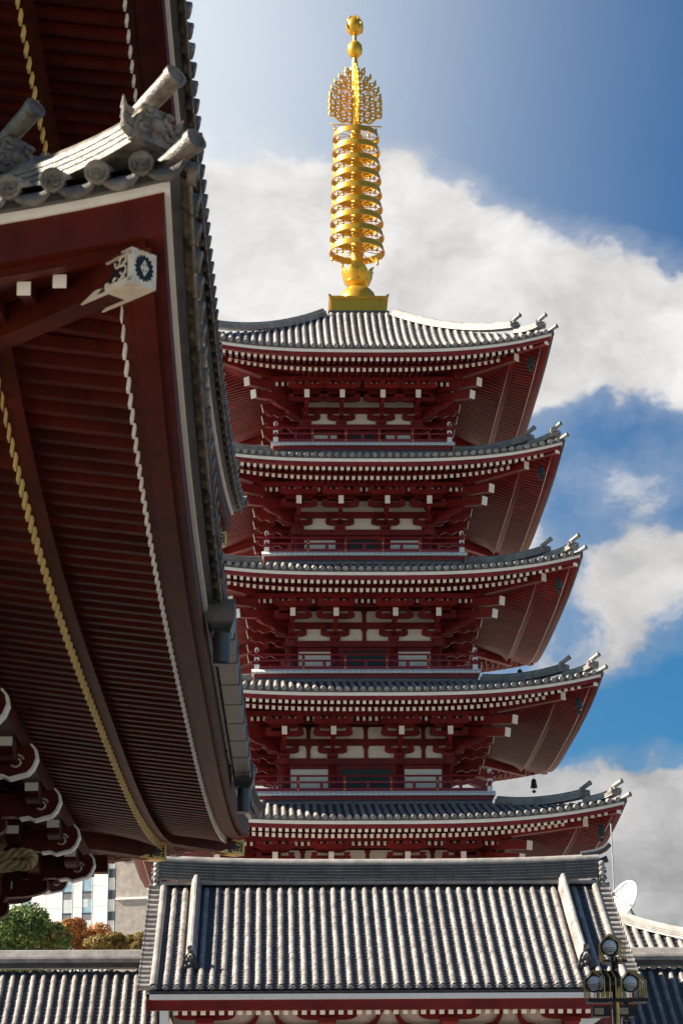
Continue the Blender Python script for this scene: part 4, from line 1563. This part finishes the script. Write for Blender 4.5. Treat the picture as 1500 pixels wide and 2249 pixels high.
# ---- gatehouse
GX0, GX1, GYR, GZR, GYE, GZE = -2.87, 8.49, 60.0, 10.78, 55.0, 7.62
gate = new('gatehouse', None, loc=((GX0 + GX1) / 2, 60, 0), label='gatehouse with steep grey tiled gable roof in front of the pagoda', cat='gatehouse')
GC = (GX0 + GX1) / 2
hx = (GX1 - GX0) / 2
fg = slope_fn(0, GZR, GYE - 60, GZE)
mb = MB()
# roof body: two slopes and gable ends
N = 10
prof = [fg(k / N) for k in range(N + 1)]
ring = [(y, z - 0.05) for y, z in prof] + [(y + (0.03 if z < GZE + .01 else 0), z - 0.10) for y, z in reversed(prof)]
mb.loft([[(x, y, z) for y, z in ring] for x in (-hx + .1, hx - .1)], 'tile_pan')
mb.loft([[(x, -y, z) for y, z in ring] for x in (-hx + .1, hx - .1)], 'tile_pan')
groof = put('roof', mb, gate)
npch = tiled_slope(groof, -hx + 0.22, hx - 0.22, fg, 0.268, 0.067, 34)
stacked_ridge(groof, -hx + 0.05, hx - 0.05, 0.0, GZR + 0.06, 0.45, 12, 0.36, curve=0.12)
# descending ridges
for x in (-hx + 1.02, hx - 1.02):
    mb = MB()
    path = [(x, *fg(t)) for t in [0.02 + 0.78 * k / 10 for k in range(11)]]
    w = 0.13
    pr_ = [(-w, -0.02), (-w, 0.08), (-w * .9, 0.085), (-w * .9, 0.16), (-w * .8, 0.165), (-w * .8, 0.24), (-w * .55, 0.25), (-w * .5, 0.31), (-w * .2, 0.36)]
    pr_ = pr_ + [(-a, b) for a, b in reversed(pr_)]
    mb.sweep(path, pr_, 'tile')
    put('descending_ridge', mb, groof)
    y, z = fg(0.81)
    demon_tile(groof, (x, y, z + 0.02), 0.80, (0, -1, -0.1), 'tile_dark')
# verge tiles: short round tiles lying across each gable edge
VT = MB()
VT.lathe([(0.075, -0.22), (0.08, 0.16), (0.092, 0.165), (0.092, 0.20), (0.07, 0.20), (0.068, 0.19), (0.001, 0.19)], 12, 'tile', (0, 0, 0), (-1, 0, 0))
VT = VT.mesh('verge_tile', False)
for s in (-1, 1):
    for k in range(22):
        y, z = fg(0.03 + 0.96 * k / 21)
        m = Matrix.Translation((s * (hx - 0.03), y, z + 0.03)) @ Matrix.Rotation(0 if s < 0 else math.pi, 4, 'Z')
        new('verge_tile', VT, groof, mtx=m)
    for e in (0, 1):
        mb = MB()
        mb.tube([(s * (hx - 0.20), y, z + 0.06) for y, z in prof], 0.09, 10, 'tile')
        if e == 0:
            autosmooth(put('rake_roll', mb, groof))
    # bargeboard
    mb = MB()
    mb.loft([[(s * (hx - .05), y, z - 0.10), (s * (hx - .05), y, z - 0.50), (s * (hx - .15), y, z - 0.50), (s * (hx - .15), y, z - 0.10)] for y, z in prof], 'vermilion')
    mb.loft([[(s * (hx - .03), y, z - 0.08), (s * (hx - .03), y, z - 0.17), (s * (hx - .12), y, z - 0.17), (s * (hx - .12), y, z - 0.08)] for y, z in prof], 'white_paint')
    put('bargeboard', mb, groof)
    # stacked ornament on the ridge end
    demon_tile(groof, (s * (hx - 0.02), 0, GZR + 0.02), 1.0, (s, 0, 0), 'tile_dark')
    mb = MB()
    for k in range(5):
        mb.lathe([(0.07, -0.05), (0.085, 0.03), (0.05, 0.07), (0.001, 0.08)], 10, 'tile', (s * (hx - 0.01), -0.17, GZR - 0.03 + 0.13 * k), (s * .3, -1, 0))
    mb.tube([(s * (hx - 0.5), 0, GZR + 0.74), (s * (hx - 0.1), 0, GZR + 0.80), (s * (hx + 0.12), 0, GZR + 0.90), (s * (hx + 0.24), 0, GZR + 1.02)], [0.09, 0.09, 0.085, 0.08], 10, 'tile_dark')
    autosmooth(put('ridge_end_tile', mb, groof))
# eave boards and rafters
ye, ze = fg(1.0)
mb = MB()
mb.box(-hx + .12, hx - .12, ye - 0.03, ye + 0.12, ze - 0.235, ze - 0.115, 'white_paint')
mb.box(-hx + .14, hx - .14, ye + 0.07, ye + 0.25, ze - 0.47, ze - 0.24, 'vermilion')
mb.box(-hx + .14, hx - .14, ye + 0.05, ye + 0.30, ze - 0.105, ze - 0.02, 'tile_dark')
put('eave_boarding', mb, groof)
GR = rafter_mesh('rafter', 0.11, 0.12, 2.2, 0.42, 'vermilion', 'white_paint')
npr = int(2 * (hx - 0.5) / 0.212)
for i in range(npr + 1):
    new('rafter', GR, groof, (-hx + 0.5 + i * 0.212, ye + 0.30, ze - 0.50))
for s in (-1, 1):
    mb = MB()
    mb.box(s * (hx - .46) - .1, s * (hx - .46) + .1, ye + 0.05, ye + 0.25, ze - 0.86, ze - 0.48, 'white_paint')
    mb.box(s * (hx - .46) - .085, s * (hx - .46) + .085, ye + 0.26, 0, ze - 0.85, ze - 0.50, 'vermilion')
    put('purlin_end', mb, groof)
# gate wall with brackets, panels and frog-leg struts
wy = -3.3
mb = MB()
mb.box(-hx + 1.3, hx - 1.3, wy + 0.1, -wy, 0, 7.6, 'plaster')
gwall = put('wall', mb, gate)
wx = hx - 1.35
for z0, z1, o in ((6.62, 6.92, 0.12), (7.36, 7.55, 0.14), (5.6, 6.0, 0.10)):
    mb = MB()
    mb.box(-wx - 0.5, wx + 0.5, wy - o, wy + 0.12, z0, z1, 'vermilion')
    put('tie_beam', mb, gwall)
for i in range(4):
    x = -wx + 2 * wx * i / 3
    mb = MB()
    mb.lathe([(0.20, 0), (0.20, 6.62)], 16, 'vermilion', (x, wy, 0))
    put('column', mb, gwall, smooth=True)
    new('bearing_block', BLKL, gwall, (x, wy - 0.12, 6.90))
    for dx, z in ((0, 7.06),):
        new('bracket_arm', boat_arm('bracket_arm', 0.72, 0.22, 0.16), gwall, (x, wy - 0.2, z))
    for dx in (-0.58, 0, 0.58):
        new('bearing_block', BLK, gwall, (x + dx, wy - 0.2, 7.265))
for i in range(3):
    x0, x1 = -wx + 2 * wx * i / 3, -wx + 2 * wx * (i + 1) / 3
    mb = MB()
    mb.box(x0 + .1, x1 - .1, wy + 0.04, wy + 0.09, 6.92, 7.36, 'plaster')
    put('plaster_panel', mb, gwall)
    xm = (x0 + x1) / 2
    mb = MB()
    for s in (-1, 1):
        pts = [(s * 0.06, 7.36), (s * 0.22, 7.34), (s * 0.30, 7.12), (s * 0.42, 7.00), (s * 0.62, 6.95), (s * 0.58, 6.925), (s * 0.30, 6.925), (s * 0.20, 7.08), (s * 0.14, 7.24), (s * 0.06, 7.30)]
        if s > 0:
            pts.reverse()
        mb.prism(pts, lambda a, b, t: (xm + a, t, b), wy - 0.06, wy + 0.03, 'vermilion')
    put('frog_leg_strut', mb, gwall)


# ---- cloister wings either side of the gatehouse
def cloister(label, x0, x1):
    c = (x0 + x1) / 2
    t = new('cloister', None, loc=(c, 61.6, 0), label=label, cat='cloister', group='tiled cloister wings beside the gatehouse')
    f = slope_fn(0, 8.82, -3.6, 6.15)
    h = (x1 - x0) / 2
    mb = MB()
    prof = [f(k / 8) for k in range(9)]
    ring = [(y, z - 0.05) for y, z in prof] + [(y, z - 0.25) for y, z in reversed(prof)]
    mb.loft([[(x, y, z) for y, z in ring] for x in (-h, h)], 'tile_pan')
    mb.loft([[(x, -y, z) for y, z in ring] for x in (-h, h)], 'tile_pan')
    rf = put('roof', mb, t)
    tiled_slope(rf, -h + .1, h - .1, f, 0.264, 0.064, 26)
    mb = MB()
    mb.box(-h, h, -0.20, 0.20, 8.88, 9.00, 'tile_pan')
    mb.box(-h, h, -0.26, 0.26, 9.005, 9.10, 'tile')
    mb.loft([[(x, -0.24, 9.105), (x, 0.24, 9.105), (x, 0.22, 9.16), (x, 0.10, 9.33), (x, 0.0, 9.36), (x, -0.10, 9.33), (x, -0.22, 9.16)] for x in (-h, h)], 'tile')
    put('ridge', mb, rf)
    mb = MB()
    mb.box(-h, h, -2.5, 2.5, 0, 6.3, 'plaster')
    put('wall', mb, t)
    mb = MB()
    mb.box(-h, h, -3.55, -3.40, 5.88, 6.04, 'white_paint')
    mb.box(-h, h, -3.45, -2.5, 5.75, 5.87, 'vermilion')
    put('eave_boarding', mb, rf)
    return t


cloister('grey tiled cloister wing below the trees, left of the gatehouse', -13.0, -2.5)
cloister('shaded grey tiled cloister wing behind the floodlight post', 8.95, 19.0)

# ---- hip-roofed corner building at the right
cb = new('corner_hall', None, loc=(9.9, 75.4, 0), label='small hip roofed hall rising behind the right cloister wing', cat='hall')
cr_ = Roof(4.8, 4.8, 4.6, 9.85, 2.45, 0.25, 0.05, 0.75)
mb = MB()
for sd in range(4):
    cr_.bed(mb, sd, 'tile_pan', 16, step=0.03)
croof = put('roof', mb, cb)
bank = MB()
for sd in range(4):
    for i in range(-15, 16):
        if sd == 0 and i >= -4:
            mb = MB()
            if cr_.roll(mb, sd, i * 0.30, 0.085, 'tile', 'tile', 0.4):
                autosmooth(put('tile_row', mb, croof))
        else:
            cr_.roll(bank, sd, i * 0.30, 0.085, 'tile', 'tile', 1.2, segs=4)
autosmooth(put('tile_row_bank', bank, croof, kind='stuff'))
for cn in range(4):
    hip_ridges(cr_, cn, croof, 1.0, 'tile', 'tile', main=(0.99, 0.25), sec=(0.25, 0.06), h1=0.20)
mb = MB()
mb.box(-3.6, 3.6, -3.6, 3.6, 0, 9.9, 'plaster')
put('wall', mb, cb)
mb = MB()
mb.lathe([(0.3, 12.1), (0.35, 12.3), (0.2, 12.5), (0.001, 12.6)], 12, 'tile')
put('ridge_end_tile', mb, croof)

# ---- rooftop equipment, aerial, dish
mast = new('aerial_mast', None, loc=(11.75, 80.0, 0), label='thin steel aerial mast rising behind the gatehouse', cat='mast')
mb = MB()
mb.tube([(0, 0, 0), (0, 0, 12)], 0.06, 8, 'grey_steel')
mb.tube([(0, 0, 12), (-0.03, 0, 15.9)], 0.025, 8, 'grey_steel')
put('pole', mb, mast)
mb = MB()
mb.box(-0.25, 0.25, -0.25, 0.25, 0, 0.2, 'grey_steel')
put('base_plate', mb, mast)

dish = new('satellite_dish', None, loc=(12.0, 79.0, 13.05), label='white satellite dish by the gatehouse roof edge', cat='dish')
mb = MB()
ax = Vector((-0.75, -0.45, 0.35)).normalized()
mb.lathe([(0.02, 0.0), (0.30, 0.03), (0.55, 0.11), (0.72, 0.22), (0.73, 0.20), (0.56, 0.085), (0.30, 0.0), (0.02, -0.03)], 28, 'dish_white', (0, 0, 0), ax)
autosmooth(put('reflector', mb, dish), 50)
mb = MB()
tip = ax * 0.62
for k in range(3):
    q = ax.orthogonal().normalized()
    q = Matrix.Rotation(k * 2.094 + 0.4, 3, ax) @ q
    mb.tube([q * 0.66 + ax * 0.18, tip], 0.016, 5, 'black_metal')
mb.box(tip.x - .06, tip.x + .06, tip.y - .06, tip.y + .06, tip.z - .06, tip.z + .06, 'grey_steel')
put('feed_arm', mb, dish)
mb = MB()
mb.tube([(0, 0, 0), (0.25, 0.2, -0.4), (0.25, 0.2, -13.05)], 0.05, 8, 'grey_steel')
put('bracket', mb, dish)

def roof_unit(label, loc, w, h):
    u = new('rooftop_unit', None, loc=loc, label=label, cat='rooftop unit', group='dark rooftop units behind the corner hall')
    mb = MB()
    mb.box(-w / 2, w / 2, -0.5, 0.5, 0, h, 'hotel_dark')
    for k in range(6):
        z = h * (0.12 + 0.14 * k)
        mb.box(-w / 2 + .05, w / 2 - .05, -0.54, -0.501, z, z + 0.05, 'black_metal')
    put('casing', mb, u)
    mb = MB()
    for s in (-1, 1):
        mb.tube([(s * w / 2, -0.45, -11), (s * w / 2, -0.45, h + 0.28)], 0.04, 6, 'black_metal')
    mb.tube([(-w / 2, -0.45, h + 0.26), (w / 2, -0.45, h + 0.26)], 0.04, 6, 'black_metal')
    put('frame', mb, u)


roof_unit('larger dark rooftop unit with a rail, behind the corner hall', (13.6, 85.5, 12.15), 0.9, 0.55)
roof_unit('smaller dark rooftop unit near the right edge, behind the corner hall', (14.6, 86.5, 11.75), 0.6, 0.45)

# ---- floodlight post
LX, LY = 4.95, 34.0
post = new('floodlight_post', None, loc=(LX, LY, 0), label='black and brass post carrying four floodlights in front of the gatehouse', cat='floodlight')
mb = MB()
mb.lathe([(0.16, 0), (0.16, 0.3), (0.07, 0.4), (0.055, 4.9), (0.05, 5.75)], 14, 'black_metal')
autosmooth(put('pole', mb, post))
mb = MB()
mb.box(-0.42, 0.44, -0.14, 0.14, 5.10, 5.15, 'black_metal')
mb.box(-0.05, 0.05, -0.08, 0.08, 4.80, 5.10, 'black_metal')
mb.box(0.10, 0.16, -0.06, 0.06, 4.85, 5.10, 'black_metal')
put('platform', mb, post)
mb = MB()
mb.box(-0.16, 0.16, -0.14, 0.14, 5.66, 5.70, 'black_metal')
put('platform', mb, post)
for x0, x1 in ((-0.33, -0.20), (0.02, 0.15)):
    mb = MB()
    mb.box(x0, x1, -0.10, 0.12, 4.93, 5.02, 'tan_panel')
    mb.box(x0 - .02, x1 + .1, -0.08, 0.14, 4.90, 5.05, 'black_metal')
    put('ballast_box', mb, post)
mb = MB()
mb.tube([(0.0, -0.09, 4.5), (0.0, -0.10, 5.12), (0.02, -0.08, 5.3)], 0.028, 8, 'brass')
put('conduit', mb, post)
HEAD_D = MB()
HEAD_D.lathe([(0.07, 0.12), (0.115, 0.05), (0.12, -0.12), (0.128, -0.125), (0.128, -0.15), (0.112, -0.15), (0.110, -0.14)], 24, 'black_metal', (0, 0, 0), (0, 1, 0))
HEAD_D = HEAD_D.mesh('drum', True)
HEAD_L = MB()
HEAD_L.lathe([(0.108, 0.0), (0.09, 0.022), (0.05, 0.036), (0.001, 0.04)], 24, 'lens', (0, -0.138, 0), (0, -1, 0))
for k in range(3):
    HEAD_L.box(-0.09, 0.09, -0.186, -0.180, -0.075 + 0.028 * k, -0.066 + 0.028 * k, 'black_metal')
HEAD_L = HEAD_L.mesh('lens', False)
HEAD_H = MB()
for k in range(4):
    y = -0.16 + 0.085 * k
    sc = 1.0 + 0.03 * k
    pent = [(-0.155 * sc, -0.20), (-0.155 * sc, 0.06), (0, 0.195 * sc), (0.155 * sc, 0.06), (0.155 * sc, -0.20)]
    inn = [(a * 0.90, b * 0.90 if b > 0 else b) for a, b in pent]
    for i in range(4):
        a, b, c, d = pent[i], pent[i + 1], inn[i + 1], inn[i]
        HEAD_H.prism([a, b, c, d], lambda p_, q_, t: (p_, t, q_), y, y + 0.012, 'brass')
for s in (-1, 1):
    HEAD_H.hexa([(s * .14, -0.12, 0.06), (0, -0.12, 0.175), (0, -0.12, 0.165), (s * .14, -0.12, 0.05), (s * .14, 0.12, 0.06), (0, 0.12, 0.175), (0, 0.12, 0.165), (s * .14, 0.12, 0.05)], 'black_metal')
for k in range(5):
    HEAD_H.box(-0.13 + 0.065 * k - .006, -0.13 + 0.065 * k + .006, -0.15, -0.14, -0.20, -0.13, 'brass')
HEAD_H = HEAD_H.mesh('hood')
for x, y, z, a in ((-0.03, -0.02, 5.87, -24), (-0.26, 0.0, 5.36, -28), (-0.10, -0.16, 5.36, -75), (0.25, 0.0, 5.36, -26)):
    m = Matrix.Translation((x, y, z)) @ Matrix.Rotation(R(a), 4, 'Z')
    h = new('hood', HEAD_H, post, mtx=m)
    d = new('drum', HEAD_D, h)
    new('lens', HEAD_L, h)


# ------------------------------------------------------------------ town behind
def at(px, py, Y):
    d = r2 * ((px - 750) / 5164.6) - u2 * ((py - 1124.5) / 5164.6) + fw
    return Vector((0, 0, 1.6)) + d * (Y / d.y)


HY = 330.0
o0 = at(0, 2100, HY)
hotel = new('hotel_building', None, loc=(o0.x, HY, 0), rz=R(-14), label='white panelled hotel block with window columns behind the left trees', cat='building')


def hx_(px, py=1950):
    return at(px, py, HY).x - o0.x


def hz_(py):
    return at(150, py, HY).z


top, bot = hz_(1740), 0
mb = MB()
mb.box(hx_(-140), hx_(249), 0, 22, 0, top, 'blind')
hw = put('wall', mb, hotel)
mb = MB()
mb.box(hx_(249) + .05, hx_(272), 1.2, 22, 0, top - 0.3, 'hotel_dark')
put('window_bay', mb, hotel)
mb = MB()
mb.box(hx_(273), hx_(352), -1.0, 20, 0, top + 2, 'hotel_tile')
tw = put('tile_wing', mb, hotel)
mb = MB()
for k in range(64):
    x = hx_(273) + (hx_(352) - hx_(273)) * (k + .5) / 64
    mb.box(x - 0.018, x + 0.018, -1.05, -1.001, 0, top + 2, 'hotel_tile')
put('wall_ribs', mb, tw, kind='stuff')
fl = [1741 + 46.5 * k for k in range(9)]
for k, py in enumerate(fl):
    z = hz_(py)
    for pa, pb in ((-140, -60), (-60, 10), (10, 52), (72, 109), (109, 146), (168, 191), (213, 249)):
        mb = MB()
        mb.box(hx_(pa) + 0.03, hx_(pb) - 0.03, -0.05, 0.02, hz_(py + 26.0) + 0.03, hz_(py - 20.5) - 0.03, 'hotel_white')
        put('wall_panel', mb, hw)
    for xa, xb in ((52, 72), (146, 168), (191, 213)):
        x0, x1 = hx_(xa), hx_(xb)
        z0, z1, z2, z3 = hz_(py + 38), hz_(py + 8), hz_(py + 41), hz_(py - 8)
        mb = MB()
        mb.box(x0, x1, -0.02, 0.05, z0, z1, 'glass')
        wdw = put('window', mb, hotel)
        mb = MB()
        mb.box(x0, x1, -0.035, 0.0, z1 + 0.0, z3, 'hotel_spandrel')
        put('spandrel', mb, wdw)
        mb = MB()
        mb.box(x0, x1, -0.06, 0.0, z2, z0, 'hotel_dark')
        mb.box(x0 - .06, x0, -0.08, 0.0, z2, z3, 'hotel_white')
        mb.box(x1, x1 + .06, -0.08, 0.0, z2, z3, 'hotel_white')
        put('frame', mb, wdw)
        if (k + int(xa)) % 3 != 0:
            mb = MB()
            mb.box(x0 + .05, x1 - .05 - (x1 - x0) * RND.choice((0, 0.35)), -0.028, -0.021, z0 + (z1 - z0) * RND.choice((0.02, 0.4, 0.55)), z1, 'blind')
            put('blind', mb, wdw)
    mb = MB()
    x0, x1 = hx_(250), hx_(271)
    mb.box(x0, x1 - (x1 - x0) * .35, 0.2, 1.15, hz_(py + 38), hz_(py + 10), 'blind')
    mb.box(x1 - (x1 - x0) * .2, x1, 0.2, 1.15, hz_(py + 38), hz_(py + 10), 'blind')
    mb.box(x0, x1, 0.1, 1.19, hz_(py + 10), hz_(py - 9), 'hotel_dark')
    put('bay_window', mb, hotel)
    if k % 2 == 0:
        mb = MB()
        mb.box(hx_(273), hx_(352), -1.35, -1.06, hz_(py + 62), hz_(py + 58), 'white_paint')
        put('ledge', mb, tw)


def tree(name, label, c, rx, rz, n, mt, leaf, seed, lobes=9, zbase=0.0):
    rnd = random.Random(seed)
    t = new(name, None, loc=(c[0], c[1], zbase), label=label, cat='tree', group='trees behind the cloister')
    cz = c[2] - zbase
    mb = MB()
    tr = rx * 0.07
    mb.tube([(0, 0, 0), (0.1, 0, cz * .4), (0, 0.1, cz * .8), (0.1, 0, cz)], [tr * 1.5, tr, tr * .8, tr * .4], 8, 'bark')
    cen = []
    for k in range(lobes):
        a = rnd.uniform(0, 6.28)
        h = rnd.uniform(-0.55, 0.75)
        q = math.sqrt(max(0.05, 1 - h * h)) * rnd.uniform(0.35, 0.78)
        cc = Vector((rx * q * math.cos(a), rx * q * math.sin(a), cz + rz * h * 0.8))
        cen.append((cc, rnd.uniform(0.32, 0.5)))
        mb.tube([(0, 0, cz * .7), cc * 0.5 + Vector((0, 0, cz * .42)), cc], [tr * .6, tr * .4, tr * .15], 6, 'bark')
    put('trunk', mb, t)
    mb = MB()
    k = mb.mi(mt)
    for i in range(n):
        cc, rr = rnd.choice(cen)
        d = Vector((rnd.gauss(0, 1), rnd.gauss(0, 1), rnd.gauss(0, 1))).normalized()
        p = cc + Vector((d.x * rx, d.y * rx, d.z * rz)) * rr * rnd.uniform(0.72, 1.05)
        nr = (d + Vector((rnd.gauss(0, .5), rnd.gauss(0, .5), rnd.gauss(0, .5) + .4))).normalized()
        a = nr.orthogonal().normalized()
        a = Matrix.Rotation(rnd.uniform(0, 6.28), 3, nr) @ a
        b = nr.cross(a)
        s = leaf * rnd.uniform(0.6, 1.3)
        q = len(mb.v)
        mb.v.extend([tuple(p - a * s), tuple(p - b * s * .55 + nr * s * .15), tuple(p + a * s), tuple(p + b * s * .55 + nr * s * .15)])
        mb.f.append((q, q + 1, q + 2, q + 3))
        mb.m.append(k)
    put('crown', mb, t)


p = at(20, 2075, 110)
tree('evergreen_tree', 'rounded dark green evergreen tree at the left edge', (p.x, 110, p.z), 2.6, 2.1, 15000, 'leaf_green', 0.10, 1, 14)
for k, (px, py, Y, rx, rz, mt, lab) in enumerate((
        (140, 2062, 118, 1.5, 1.15, 'leaf_autumn', 'orange autumn tree beside the dark evergreen tree'),
        (190, 2066, 122, 1.5, 0.90, 'leaf_autumn', 'rust orange autumn tree between orange and olive crowns'),
        (235, 2077, 114, 1.2, 0.70, 'leaf_olive', 'low olive and gold tree below the window bay of the hotel'),
        (305, 2072, 120, 0.8, 0.60, 'leaf_olive', 'small brownish tree next to the gatehouse roof edge'))):
    p = at(px, py, Y)
    tree('autumn_tree', lab, (p.x, Y, p.z), rx, rz, 5000, mt, 0.085, 10 + k, 8)
